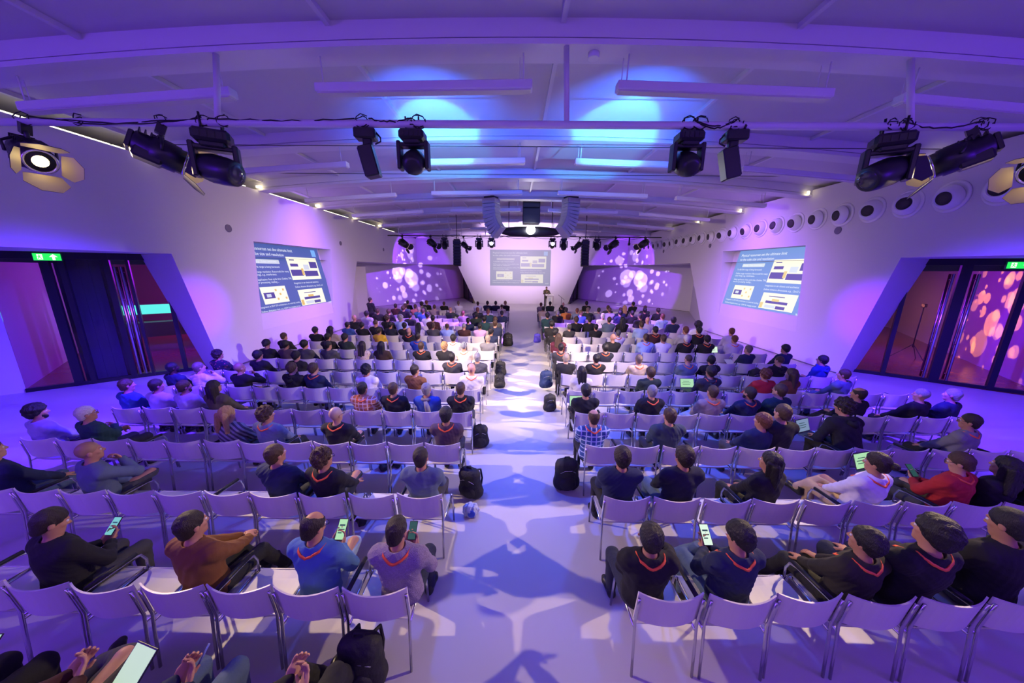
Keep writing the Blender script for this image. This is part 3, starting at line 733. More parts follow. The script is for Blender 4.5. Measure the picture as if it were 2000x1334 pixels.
BGC = [srgb(168, 168, 200), srgb(255, 252, 235), srgb(240, 240, 250), srgb(190, 185, 215), srgb(245, 235, 200), srgb(210, 205, 220), srgb(185, 205, 250)]
YL = Vector((-.62, 0, 3.1)).normalized()
cz = 2.86
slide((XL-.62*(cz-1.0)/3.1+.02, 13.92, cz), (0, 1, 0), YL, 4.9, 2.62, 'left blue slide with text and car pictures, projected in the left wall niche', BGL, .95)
YR = Vector((.62, 0, 3.1)).normalized()
cz = 2.90
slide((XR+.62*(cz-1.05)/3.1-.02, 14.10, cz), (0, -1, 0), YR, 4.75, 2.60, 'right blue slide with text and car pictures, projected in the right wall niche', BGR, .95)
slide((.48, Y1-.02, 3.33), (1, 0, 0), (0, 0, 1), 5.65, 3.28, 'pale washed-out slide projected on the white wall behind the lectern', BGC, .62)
# ------------------------------------------------------------------ lectern
e = empty('lectern', (2.95, 27.7, 0)); tag(e, 'white lectern with thin dark legs under the speaker on stage', 'lectern')
B().box((0, -.02, 1.12), (.70, .50, .04), Matrix.Rotation(.22, 3, 'X'), bev=.01).build('top', PAPER, e)
B().box((0, -.12, .62), (.44, .06, .94), bev=.01).build('front_panel', PAPER, e)
B().box((0, -.153, .72), (.22, .004, .34)).build('notice', mat('pale_blue_print', (.5, .55, .65), .6), e)
for sx in (-.31, .31):
    B().box((sx, 0, .55), (.03, .03, 1.10)).build('leg', mat('lectern_leg', (.18, .13, .08), .5), e)
B().box((0, 0, .015), (.70, .45, .03), bev=.01).build('base', PAPER, e)
t = empty('microphone_stand', (3.75, 27.5, 0)); tag(t, 'thin dark microphone stand leaning right of the lectern', 'stand')
B().cyl((-.1, 0, 1.15), (.45, 0, .72), .014).cyl((.2, 0, .02), (.2, 0, .92), .014).build('pole', BLACK, t)
for k in range(3):
    a = k*2.094; B().cyl((.2, 0, .2), (.2+.3*math.cos(a), .3*math.sin(a), .012), .010).build('leg', BLACK, t)
# ------------------------------------------------------------------ chairs
ARMP = mat('arm_pad', (.01, .01, .012), .5)
def back_pt(u, v, o=0.0):
    x = (u-.5)*.50
    q = 1-(2*u-1)**2
    z = .515+.285*v+.018*v*(1-q)*1.0
    y = .035-.065*q-(z-.5)*.14
    return (x, y-o, z)
def chair_parts():
    d = {}
    b = B(); nu, nv = 12, 6
    k = len(b.v)
    for o in (0, .013): b.v += [back_pt(i/nu, j/nv, o) for i in range(nu+1) for j in range(nv+1)]
    m = (nu+1)*(nv+1); idx = lambda i, j, s: s*m+i*(nv+1)+j
    for i in range(nu):
        for j in range(nv):
            b.f.append((idx(i, j, 0), idx(i, j+1, 0), idx(i+1, j+1, 0), idx(i+1, j, 0))); b.f.append((idx(i, j, 1), idx(i+1, j, 1), idx(i+1, j+1, 1), idx(i, j+1, 1)))
        b.f.append((idx(i, nv, 0), idx(i, nv, 1), idx(i+1, nv, 1), idx(i+1, nv, 0))); b.f.append((idx(i, 0, 0), idx(i+1, 0, 0), idx(i+1, 0, 1), idx(i, 0, 1)))
    for j in range(nv):
        b.f.append((idx(0, j, 0), idx(0, j, 1), idx(0, j+1, 1), idx(0, j+1, 0))); b.f.append((idx(nu, j, 0), idx(nu, j+1, 0), idx(nu, j+1, 1), idx(nu, j, 1)))
    b.mi = [0]*len(b.f); b.sm = [False]*len(b.f)
    d['backrest'] = b
    s = B()
    def sp(u, v, o=0):
        x = (u-.5)*.46; y = .04+.43*v
        z = .452-.012*(1-(2*u-1)**2)-.03*max(0, v-.8)/.2*.5
        return (x, y, z-o)
    s.grid(lambda u, v: sp(u, v), 8, 8, False)
    s.grid(lambda u, v: sp(1-u, v, .016), 8, 8, False)
    s.tube([sp(0, 0, .008), sp(0, 1, .008), sp(1, 1, .008), sp(1, 0, .008)], .008, 6, True)
    d['seat'] = s
    for sx, nm in ((-1, 'l'), (1, 'r')):
        x = sx*.245
        d['leg_r'+nm] = B().tube([(x, -.045, 0), (x, -.02, .30), (x, .0, .50), (x, -.02, .66), (x, -.035, .77)], .0115, 8)
        d['leg_f'+nm] = B().tube([(x, .53, 0), (x, .50, .30), (x, .475, .43), (x*.98, .44, .447)], .0115, 8)
    f = B()
    for sx in (-1, 1):
        f.tube([(sx*.24, .475, .43), (sx*.24, .25, .425), (sx*.24, .0, .43)], .010, 8)
    for y in (.08, .40): f.tube([(-.24, y, .425), (.24, y, .425)], .009, 8)
    d['seat_frame'] = f
    a = B()
    x = -.262
    a.tube([(x, .455, .44), (x, .46, .54), (x, .43, .615), (x, .36, .64), (x, .05, .655), (x, -.005, .66)], .0105, 8)
    d['armrest'] = a
    p = B(); p.tube([(x, .40, .655), (x, .22, .667), (x, .05, .675)], .019, 8)
    d['arm_pad'] = p
    return d
CP = chair_parts()
CM = {k: v.mesh('chair_'+k) for k, v in CP.items()}
for k, me in CM.items(): me.materials.append(ARMP if k == 'arm_pad' else CHAIRW if k in ('seat', 'backrest') else CHROME)
def merged(keys, name):
    b = B()
    for k in keys:
        b.cur = 0 if k in ('seat', 'backrest') else 1
        src = CP[k]; n = len(b.v); b.v += src.v
        for f, s in zip(src.f, src.sm): b.f.append(tuple(i+n for i in f)); b.mi.append(b.cur); b.sm.append(s)
    return b
FAR = merged(['backrest', 'seat', 'leg_rl', 'leg_rr', 'leg_fl', 'leg_fr', 'seat_frame'], 'far')
FARM = FAR.mesh('chair_far'); FARM.materials.append(CHAIRW); FARM.materials.append(CHROME)
CG = 'white chairs of the audience'
def row_y(r): return 2.03+1.07*(r-1)
WLS, WRS = .53, .54
def seat_x(side, r, i):
    y = row_y(r)
    return (-.853+.0273*y-WLS*(i+.5)) if side == 'L' else (.90+.0273*y+WRS*(i+.5))
NSEAT = {('L', 0): 5, ('L', 1): 8, ('L', 2): 11, ('R', 0): 0, ('R', 1): 8, ('R', 2): 10}
def nseat(side, r):
    if (side, r) in NSEAT: return NSEAT[(side, r)]
    if side == 'L': return 13 if r in (5, 6, 8) else 12
    return 13 if r in (4, 5, 6) else 12
def place(side, r, i): return '%s seat %s of the aisle, %s row from camera' % (ORD[i], 'left' if side == 'L' else 'right', ORD[r-1] if r > 0 else 'edge')
def make_chair(x, y, rz, arm, label, detailed, rng):
    loc = (x, y, 0)
    if not detailed:
        o = bpy.data.objects.new('stacking_chair', FARM); COL.objects.link(o); o.location = loc; o.rotation_euler = (0, 0, rz)
        return tag(o, label, 'chair', CG)
    e = bpy.data.objects.new('stacking_chair', None); COL.objects.link(e); e.empty_display_size = .1; e.location = loc; e.rotation_euler = (0, 0, rz)
    tag(e, label, 'chair', CG)
    def p(nm, key):
        c = bpy.data.objects.new(nm, CM[key]); COL.objects.link(c); c.parent = e; return c
    p('seat', 'seat'); p('backrest', 'backrest'); p('seat_frame', 'seat_frame')
    for key in ('leg_rl', 'leg_rr', 'leg_fl', 'leg_fr'): p('leg', key)
    if arm:
        a = p('armrest', 'armrest')
        c = bpy.data.objects.new('arm_pad', CM['arm_pad']); COL.objects.link(c); c.parent = a
        if arm > 0: a.scale = (-1, 1, 1)
    return e
# ------------------------------------------------------------------ implicit-surface figures
def V(*a): return np.array(a, float)
def nrm(v): return v/(np.linalg.norm(v)+1e-9)
class Field:
    def __init__(s, lo, hi, h):
        s.lo = np.array(lo, float); s.h = h
        s.n = np.ceil((np.array(hi)-s.lo)/h).astype(int)+1
        s.f = np.full(s.n, 1.0, np.float32)
    def region(s, lo, hi, m):
        a = np.clip(np.floor((lo-m-s.lo)/s.h).astype(int), 0, s.n); b = np.clip(np.ceil((hi+m-s.lo)/s.h).astype(int)+1, 0, s.n)
        if (b <= a).any(): return None
        g = [(s.lo[k]+s.h*np.arange(a[k], b[k])).astype(np.float32) for k in range(3)]
        return (slice(a[0], b[0]), slice(a[1], b[1]), slice(a[2], b[2])), g[0][:, None, None], g[1][None, :, None], g[2][None, None, :]
    def dist(s, p, g):
        X, Y, Z = g
        if p[0] == 'c':
            _, a, b, r0, r1 = p; d = b-a; L = float(d@d)+1e-12
            px, py, pz = X-a[0], Y-a[1], Z-a[2]
            t = np.clip((px*d[0]+py*d[1]+pz*d[2])/L, 0, 1)
            return np.sqrt((px-t*d[0])**2+(py-t*d[1])**2+(pz-t*d[2])**2)-(r0+(r1-r0)*t)
        _, c, r, R = p
        px, py, pz = X-c[0], Y-c[1], Z-c[2]
        q = [px*R[0][k]+py*R[1][k]+pz*R[2][k] for k in range(3)]
        k0 = np.sqrt((q[0]/r[0])**2+(q[1]/r[1])**2+(q[2]/r[2])**2)
        k1 = np.sqrt((q[0]/r[0]**2)**2+(q[1]/r[1]**2)**2+(q[2]/r[2]**2)**2)+1e-6
        return k0*(k0-1)/k1
    def bounds(s, p):
        if p[0] == 'c':
            m = max(p[3], p[4]); return np.minimum(p[1], p[2])-m, np.maximum(p[1], p[2])+m
        m = max(p[2]); return p[1]-m, p[1]+m
    def add(s, p, k=.02):
        lo, hi = s.bounds(p); q = s.region(lo, hi, k+3*s.h)
        if q is None: return
        sl, *g = q; d = s.dist(p, g).astype(np.float32); f = s.f[sl]
        hh = np.maximum(k-np.abs(f-d), 0)/k
        s.f[sl] = np.minimum(f, d)-hh*hh*k*.25
    def sub(s, p, k=.01):
        lo, hi = s.bounds(p); q = s.region(lo, hi, k+3*s.h)
        if q is None: return
        sl, *g = q; d = -s.dist(p, g).astype(np.float32); f = s.f[sl]
        hh = np.maximum(k-np.abs(f-d), 0)/k
        s.f[sl] = np.maximum(f, d)+hh*hh*k*.25
    def grids(s):
        return [(s.lo[k]+s.h*np.arange(s.n[k])).astype(np.float32) for k in range(3)]
    def cut(s, n, c):
        """keep the side where n.p < c"""
        g = s.grids()
        s.f = np.maximum(s.f, n[0]*g[0][:, None, None]+n[1]*g[1][None, :, None]+n[2]*g[2][None, None, :]-c)
    def wrinkle(s, amp, fr, seed=0, st=(1, 1, 1)):
        g = s.grids(); X, Y, Z = g[0][:, None, None]*st[0], g[1][None, :, None]*st[1], g[2][None, None, :]*st[2]
        r = random.Random(seed)
        w = 0
        for k in range(4):
            a, b, c = (r.uniform(-1, 1)*fr*(1+.6*k) for _ in range(3))
            w = w+np.sin(a*X+b*Y+c*Z+r.uniform(0, 6))*np.sin(b*X-c*Y+a*Z+r.uniform(0, 6))/(1+.5*k)
        s.f = s.f+(amp*w).astype(np.float32)
    def mesh(s, name):
        f = s.f; f[0] = f[-1] = 1; f[:, 0] = f[:, -1] = 1; f[:, :, 0] = f[:, :, -1] = 1
        ins = f < 0
        c = sum(ins[a:a+s.n[0]-1, b:b+s.n[1]-1, e:e+s.n[2]-1].astype(np.int8) for a in (0, 1) for b in (0, 1) for e in (0, 1))
        act = (c > 0) & (c < 8)
        I = np.argwhere(act)
        if len(I) == 0: return None
        C = [(a, b, e) for a in (0, 1) for b in (0, 1) for e in (0, 1)]
        val = np.stack([f[I[:, 0]+a, I[:, 1]+b, I[:, 2]+e] for a, b, e in C])
        acc = np.zeros((len(I), 3)); cnt = np.zeros(len(I))
        for i in range(8):
            for j in range(i+1, 8):
                if sum(abs(C[i][k]-C[j][k]) for k in range(3)) != 1: continue
                cr_ = (val[i] < 0) != (val[j] < 0)
                t = np.where(cr_, val[i]/(val[i]-val[j]+1e-12), 0)
                p = np.array(C[i])[None]+t[:, None]*(np.array(C[j])-np.array(C[i]))[None]
                acc += p*cr_[:, None]; cnt += cr_
        P = (I+acc/np.maximum(cnt, 1)[:, None])*s.h+s.lo
        idm = np.full(act.shape, -1, np.int32); idm[tuple(I.T)] = np.arange(len(I))
        F = []
        for ax in range(3):
            o1, o2 = [(1, 2), (2, 0), (0, 1)][ax]
            A = np.take(ins, range(s.n[ax]-1), ax); Bq = np.take(ins, range(1, s.n[ax]), ax)
            E = np.argwhere(A != Bq)
            E = E[(E[:, o1] > 0) & (E[:, o2] > 0) & (E[:, o1] < s.n[o1]-1) & (E[:, o2] < s.n[o2]-1)]
            if len(E) == 0: continue
            flip = ~A[tuple(E.T)]
            def cell(d1, d2):
                q = E.copy(); q[:, o1] -= d1; q[:, o2] -= d2; return idm[tuple(q.T)]
            q = np.stack([cell(1, 1), cell(0, 1), cell(0, 0), cell(1, 0)], 1)
            q[flip] = q[flip][:, ::-1]
            F.append(q)
        F = np.concatenate(F)
        me = bpy.data.meshes.new(name)
        me.vertices.add(len(P)); me.vertices.foreach_set('co', P.astype(np.float32).ravel())
        me.loops.add(len(F)*4); me.loops.foreach_set('vertex_index', F.astype(np.int32).ravel())
        me.polygons.add(len(F)); me.polygons.foreach_set('loop_start', np.arange(0, len(F)*4, 4, dtype=np.int32))
        me.polygons.foreach_set('use_smooth', np.ones(len(F), bool))
        me.update(calc_edges=True); me.validate()
        return me
def rot(ax, a):
    c, s_ = math.cos(a), math.sin(a)
    return np.array({'x': [[1, 0, 0], [0, c, -s_], [0, s_, c]], 'y': [[c, 0, s_], [0, 1, 0], [-s_, 0, c]], 'z': [[c, -s_, 0], [s_, c, 0], [0, 0, 1]]}[ax])
def ik(Sh, Wr, l1, l2, pole):
    d = Wr-Sh; L = min(np.linalg.norm(d), l1+l2-.004); u = nrm(d); Wr = Sh+u*L
    a = (l1*l1-l2*l2+L*L)/(2*L); h = math.sqrt(max(l1*l1-a*a, 0))
    p = nrm(pole-u*(pole@u))
    return Sh+u*a+p*h, Wr
def hand(prims, W, d, n, side, curl, sp=.013):
    d = nrm(d); n = nrm(n-d*(n@d)); s_ = np.cross(d, n)*side
    R = np.stack([s_, d, n], 1)
    prims.append((('e', W+d*.045, (.040, .052, .017), R), .012))
    for k, L in enumerate((.072, .080, .074, .058)):
        p = W+d*.088+s_*((1.5-k)*.0195)-d*(.006*(k == 3)); dd = d+s_*(1.5-k)*.06; r = .0092
        for q, f in enumerate((.44, .31, .25)):
            a = curl*(1.0 if q else .7)
            dd = nrm(dd*math.cos(a)+n*math.sin(a)-0*d)
            e = p+dd*L*f; prims.append((('c', p, e, r, r*.9), .004)); p = e; r *= .9
            nn = nrm(n-dd*(n@dd)); n_ = nn
            n = nrm(n_)
        n = R[:, 2]
    p = W+d*.022+s_*.030; e = p+nrm(d*.65+s_*.6+n*.35)*.042; prims.append((('c', p, e, .013, .011), .008))
    prims.append((('c', e, e+nrm(d*.9+s_*.05+n*.4)*.032, .0105, .0085), .005))
POSES = {
 'lap': dict(lean=-.16, wl=V(-.11, .33, .575), wr=V(.11, .35, .575), dl=V(.25, .95, -.15), dr=V(-.25, .95, -.15), nl=V(0, 0, -1), nr=V(0, 0, -1), curl=.35),
 'phone': dict(lean=-.08, wl=V(-.055, .30, .735), wr=V(.055, .30, .735), dl=V(.25, .75, .6), dr=V(-.25, .75, .6), nl=V(.6, -.3, .6), nr=V(-.6, -.3, .6), curl=.55, pitch=-.35),
 'clasp': dict(lean=-.04, wl=V(-.05, .44, .66), wr=V(.06, .43, .68), dl=V(.6, .8, .05), dr=V(-.6, .8, .05), nl=V(.5, 0, -.8), nr=V(-.5, 0, -.8), curl=.75),
 'cross': dict(lean=-.20, wl=V(.10, .20, .80), wr=V(-.10, .23, .84), dl=V(.95, .2, .1), dr=V(-.95, .2, .1), nl=V(0, -1, 0), nr=V(0, -1, 0), curl=.5),
 'chin': dict(lean=-.10, wl=V(.02, .27, .63), wr=V(.08, .19, .985), dl=V(.8, .5, 0), dr=V(-.35, -.35, .85), nl=V(0, 0, -1), nr=V(-.2, -.8, .2), curl=.9),
 'lean': dict(lean=.30, wl=V(-.10, .40, .62), wr=V(.12, .42, .62), dl=V(.2, .95, -.1), dr=V(-.2, .95, -.1), nl=V(0, 0, -1), nr=V(0, 0, -1), curl=.3, pitch=-.25),
 'recline': dict(lean=-.42, wl=V(-.055, .26, .72), wr=V(.055, .26, .72), dl=V(.25, .75, .6), dr=V(-.25, .75, .6), nl=V(.6, -.3, .6), nr=V(-.6, -.3, .6), curl=.55),
 'stand': dict(stand=True, lean=.0, wl=V(-.05, .24, 1.06), wr=V(.07, .24, 1.06), dl=V(.85, .45, 0), dr=V(-.85, .45, 0), nl=V(0, -.6, -.7), nr=V(0, -.6, -.7), curl=.6),
 'talk': dict(stand=True, lean=.04, wl=V(-.16, .30, 1.16), wr=V(.02, .28, 1.30), dl=V(.3, .9, .1), dr=V(-.4, .5, .7), nl=V(0, 0, -1), nr=V(-.6, -.4, .3), curl=.6),
}
LIB = {}
def figure(pose, yaw, q, variant=0, build='m', cross=0):
    """q = 0 near, 1 middle, 2 far; returns meshes and the head frame, in seat coordinates"""
    key = (pose, yaw, q, variant, build, cross)
    if key in LIB: return LIB[key]
    h = (.0065, .010, .014)[q]
    P = POSES[pose]; rg = random.Random(hash((pose, variant)) % 1000+variant*17) if False else random.Random(variant*17+len(pose))
    fs = .93 if build == 'f' else 1.0
    lean = P['lean']+rg.uniform(-.05, .05)*(variant > 0); st = P.get('stand')
    pel = V(0, 0, .98) if st else V(0, .01, .535)
    u = rot('x', -lean)@V(0, 0, 1)
    if lean < 0: u = nrm(V(0, math.sin(lean), math.cos(lean)))
    else: u = nrm(V(0, math.sin(lean), math.cos(lean)))
    tw = math.radians(yaw)*.35
    lat = rot('z', -tw)@V(1, 0, 0); fr = nrm(np.cross(u, lat)); lat = np.cross(fr, u)
    T = np.stack([lat, fr, u], 1)
    N = pel+u*(.49 if not st else .50)
    SL, SR = N-lat*.186*fs-u*.055, N+lat*.186*fs-u*.055
    un = nrm(u*.5+V(0, .10, .86)); NB = N-fr*.01
    H = NB+un*.175+fr*.02
    ya = math.radians(yaw); pit = P.get('pitch', 0)+rg.uniform(-.08, .08)*(variant > 0)
    HR = rot('z', -ya)@rot('x', pit)@rot('y', rg.uniform(-.06, .06)*(variant > 0))
    body, top, trs = [], [], []
    E3 = np.eye(3)
    # torso
    tor = [(('e', pel+u*.03, (.178, .130, .13), T), .04), (('e', pel+u*.18, (.160*fs, .120, .16), T), .06), (('e', pel+u*.34+fr*.0, (.186*fs, .128, .17), T), .06),
           (('c', SL+lat*.03, SR-lat*.03, .066, .066), .05), (('c', N-fr*.01, SL+lat*.03, .055, .058), .04), (('c', N-fr*.01, SR-lat*.03, .055, .058), .04)]
    if build == 'f': tor += [(('e', pel+u*.33+fr*.085-lat*.07, (.06, .055, .06), T), .03), (('e', pel+u*.33+fr*.085+lat*.07, (.06, .055, .06), T), .03)]
    def grow(p, g):
        return ('c', p[1], p[2], p[3]+g, p[4]+g) if p[0] == 'c' else ('e', p[1], tuple(r+g for r in p[2]), p[3])
    for p, k in tor: body.append((grow(p, -.014), k)); top.append((grow(p, .012), k))
    # arms
    for Sx, sgn, w, d, n in ((SL, -1, P['wl'], P['dl'], P['nl']), (SR, 1, P['wr'], P['dr'], P['nr'])):
        w = w+V(rg.uniform(-.03, .03), rg.uniform(-.03, .03), rg.uniform(-.01, .01))*(variant > 0)
        if st: w = w*1.0
        pole = V(sgn*1.0, -.50, -.62)
        El, Wr = ik(Sx, w, .285, .255, pole)
        body += [(('c', Sx, El, .044, .036), .02), (('c', El, Wr, .036, .026), .015)]
        top += [(('c', Sx, El, .071*fs, .057), .035), (('c', El, El+(Wr-El)*.93, .057, .041), .02)]
        hp = []; hand(hp, Wr, d, n, -sgn if True else sgn, P['curl']); body += hp
    # neck and head
    body += [(('c', N-u*.03, H-un*.05, .056, .051), .03)]
    hp = lambda x, y, z: H+HR@V(x, y, z)
    body += [(('e', hp(0, -.014, .022), (.074, .094, .098), HR), .02), (('e', hp(0, .030, -.045), (.057, .060, .074), HR), .03), (('c', hp(-.018, .066, -.088), hp(.018, .066, -.088), .021, .021), .02)]
    if q < 2:
        body += [(('c', hp(0, .080, .012), hp(0, .104, -.022), .010, .014), .008), (('c', hp(-.012, .094, -.026), hp(.012, .094, -.026), .009, .009), .006),
                 (('c', hp(-.035, .078, .030), hp(.035, .078, .030), .010, .010), .012), (('c', hp(-.02, .086, -.052), hp(.02, .086, -.052), .007, .007), .004), (('c', hp(-.017, .085, -.064), hp(.017, .085, -.064), .008, .008), .004),
                 (('e', hp(-.042, .060, -.018), (.022, .02, .02), HR), .015), (('e', hp(.042, .060, -.018), (.022, .02, .02), HR), .015)]
    body += [(('e', hp(-.076, -.008, -.012), (.011, .021, .031), HR), .006), (('e', hp(.076, -.008, -.012), (.011, .021, .031), HR), .006)]
    # legs
    shoes = []
    for sgn in (-1, 1):
        if st: hip, kn, an = V(sgn*.09, 0, .93), V(sgn*.10, .015, .50), V(sgn*.11, -.02, .09)
        else:
            hip, kn, an = V(sgn*.095, .03, .535), V(sgn*.13, .45, .515), V(sgn*.12, .44, .09)
            if cross == 1 and sgn == 1: kn, an = V(.06, .45, .62), V(-.22, .52, .44)
            if cross == 2: an = V(sgn*.10, .68, .085); kn = V(sgn*.12, .44, .50)
        body += [(('c', hip, kn, .072, .050), .03), (('c', kn, an, .046, .033), .02)]
        trs += [(('c', hip, kn, .090, .068), .04), (('c', kn, an+V(0, 0, .01), .066, .052), .02)]
        shoes.append((an, V(sgn*.12, 1, 0) if not (cross == 1 and sgn == 1 and not st) else V(-.3, .9, .25)))
    trs += [(('e', pel+u*.0, (.168, .128, .125), T), .05)]
    lo = V(-.55, -.45, -.02); hi = V(.55, .95, 1.95 if st else 1.45)
    def shell(pr, wr=None, cuts=(), subs=(), hh=h, lo=lo, hi=hi):
        F = Field(lo, hi, hh)
        for p, k in pr: F.add(p, k)
        if wr: F.wrinkle(*wr)
        for p, k in subs: F.sub(p, k)
        for n_, c_ in cuts: F.cut(n_, c_)
        return F
    FB = shell(body)
    if q < 2:
        for sx in (-.032, .032): FB.sub(('e', hp(sx, .096, .006), (.016, .016, .012), HR), .010)
    out = {}
    out['body'] = FB.mesh('person_body')
    FT = shell(top, (.0045 if q < 2 else .003, 26, variant+3), [(-V(0, 0, 1), -(pel[2]-.055))], [(('c', N-u*.02+fr*.0, N+u*.2, .062, .075), .008)])
    top_f = FT.f.copy()
    out['top'] = FT.mesh('person_top')
    out['trousers'] = shell(trs, (.0025, 30, variant+9), [(V(0, 0, 1), pel[2]+.10)]).mesh('person_trousers')
    sh = []
    for an, d in shoes:
        d = nrm(d); F = Field(V(-.08, -.10, -.005), V(.08, .24, .13), max(h, .007))
        F.add(('c', V(0, -.03, .042), V(0, .13, .034), .042, .040), .02); F.add(('c', V(0, .13, .034), V(0, .17, .030), .040, .030), .02); F.add(('c', V(0, -.02, .06), V(0, -.01, .11), .042, .044), .02)
        F.cut(V(0, 0, -1), 0.0)
        sh.append((F, an, d))
    if ('shoe', q) not in LIB: LIB[('shoe', q)] = sh[0][0].mesh('person_shoe')
    out['shoe'] = LIB[('shoe', q)]
    out['shoe_pos'] = [(an, d) for _, an, d in sh]
    Hm = Matrix([list(HR[0])+[H[0]], list(HR[1])+[H[1]], list(HR[2])+[H[2]], [0, 0, 0, 1]])
    out['head'] = Hm; out['N'] = N; out['T'] = T; out['hands'] = (P['wl'], P['wr'])
    out['headz'] = float(H[2])
    # lanyard: ribbon round the neck opening
    b = B(); n = 32; wv = .021
    def inside(p):
        i = np.round((p-FT.lo)/FT.h).astype(int)
        return (i >= 0).all() and (i < FT.n).all() and top_f[tuple(i)] < 0
    for k in range(n):
        a = 2*PI*k/n; ca, sa = math.cos(a), math.sin(a)
        zz = -.022*max(0, ca)**1.5+.034*abs(sa)-.13*max(0, -ca)**1.3
        O = N+u*zz; dr = nrm(lat*sa-fr*ca)
        r = .062
        for j in range(60):
            if inside(O+dr*(.062+.0025*j)): r = .062+.0025*j
            elif j > 8 and r < .062+.0025*(j-8): break
        rr_ = min(r, .112 if ca > -.2 else .15)+.006
        p = O+dr*rr_; o = nrm(dr*.8+u*.55)
        w_ = nrm(u-o*(u@o))
        b.v += [tuple(p+w_*wv*.5+o*.005), tuple(p-w_*wv*.5+o*.005), tuple(p-w_*wv*.5-o*.004), tuple(p+w_*wv*.5-o*.004)]
    for k in range(n):
        k2 = (k+1) % n
        for j in range(4):
            b.f.append((k*4+j, k*4+(j+1) % 4, k2*4+(j+1) % 4, k2*4+j)); b.mi.append(0); b.sm.append(True)
    out['lanyard'] = b.mesh('lanyard')
    LIB[key] = out
    return out
HAIR = {}
def hair_mesh(style, q):
    if (style, q) in HAIR: return HAIR[(style, q)]
    h = (.0048, .008, .012)[q]
    F = Field(V(-.17, -.27, -.40), V(.17, .16, .22), h); I3 = np.eye(3)
    K = lambda g, dz=0: ('e', V(0, -.018, .030+dz), (.073+g, .092+g, .094+g), I3)
    front = (V(0, .72, -.69), .022)      # hairline: drop what is forward and low
    def base(g, bottom, fr=front):
        F.add(K(g), .01)
        if bottom > .06: F.add(('e', V(0, -.052, -.045), (.052+g*.3, .042+g*.4, .060), I3), .03)
        F.cut(*fr); F.cut(V(0, 0, -1), bottom); F.cut(V(0, .8, -.6), .06)
    if style == 'short': base(.012, .088); F.wrinkle(.0020, 70, 1)
    elif style == 'full': base(.028, .095); F.wrinkle(.005, 50, 2)
    elif style == 'medium': base(.021, .105); F.wrinkle(.0035, 48, 3)
    elif style == 'shaved': base(.0045, .055)
    elif style == 'fringe':
        base(.011, .086); F.sub(('e', V(0, .01, .115), (.075, .10, .065), I3), .01); F.wrinkle(.0015, 70, 4)
    elif style == 'curly': base(.026, .085); F.wrinkle(.0095, 95, 5)
    elif style == 'afro': base(.050, .09); F.wrinkle(.008, 110, 6)
    elif style in ('long', 'pigtails'):
        base(.017, .085)
        if style == 'long':
            G = Field(F.lo, F.lo+F.h*(F.n-1), h)
            for x in (-.055, 0, .055): G.add(('c', V(x, -.075, .0), V(x*1.15, -.098, -.27-.03*(x == 0)), .046, .034), .03)
            for x in (-.082, .082): G.add(('c', V(x, -.02, .02), V(x*1.05, -.03, -.22), .030, .022), .03)
        else:
            G = Field(F.lo, F.lo+F.h*(F.n-1), h)
            for x in (-1, 1): G.add(('c', V(x*.06, -.09, .01), V(x*.085, -.10, -.24), .045, .03), .02)
        G.f = G.f[:F.f.shape[0], :F.f.shape[1], :F.f.shape[2]]
        F.f = np.minimum(F.f, G.f); F.wrinkle(.0040, 75, 7, (1, 1, .25))
    elif style == 'bun':
        base(.016, .085); F.add(('e', V(0, -.140, .02), (.042, .04, .042), I3), .01); F.wrinkle(.003, 60, 8)
    elif style == 'beanie':
        F.add(K(.016, .004), .01); F.cut(V(0, .25, -1), .025); F.add(('c', V(0, 0, 0), V(0, 0, .001), .02, .02), .001)
    me = F.mesh('hair_'+style); HAIR[(style, q)] = me
    return me
def beard_mesh(q):
    if ('beard', q) not in HAIR:
        F = Field(V(-.1, -.05, -.15), V(.1, .13, .06), (.005, .008, .012)[q])
        F.add(('e', V(0, .028, -.048), (.062, .066, .079), np.eye(3)), .01); F.add(('c', V(-.018, .068, -.09), V(.018, .068, -.09), .025, .025), .02)
        F.cut(V(0, -1, -.2), .015); F.cut(V(0, .55, 1), -.012); F.sub(('c', V(-.02, .10, -.058), V(.02, .10, -.058), .012, .012), .005); F.wrinkle(.0016, 150, 2)
        HAIR[('beard', q)] = F.mesh('beard')
    return HAIR[('beard', q)]
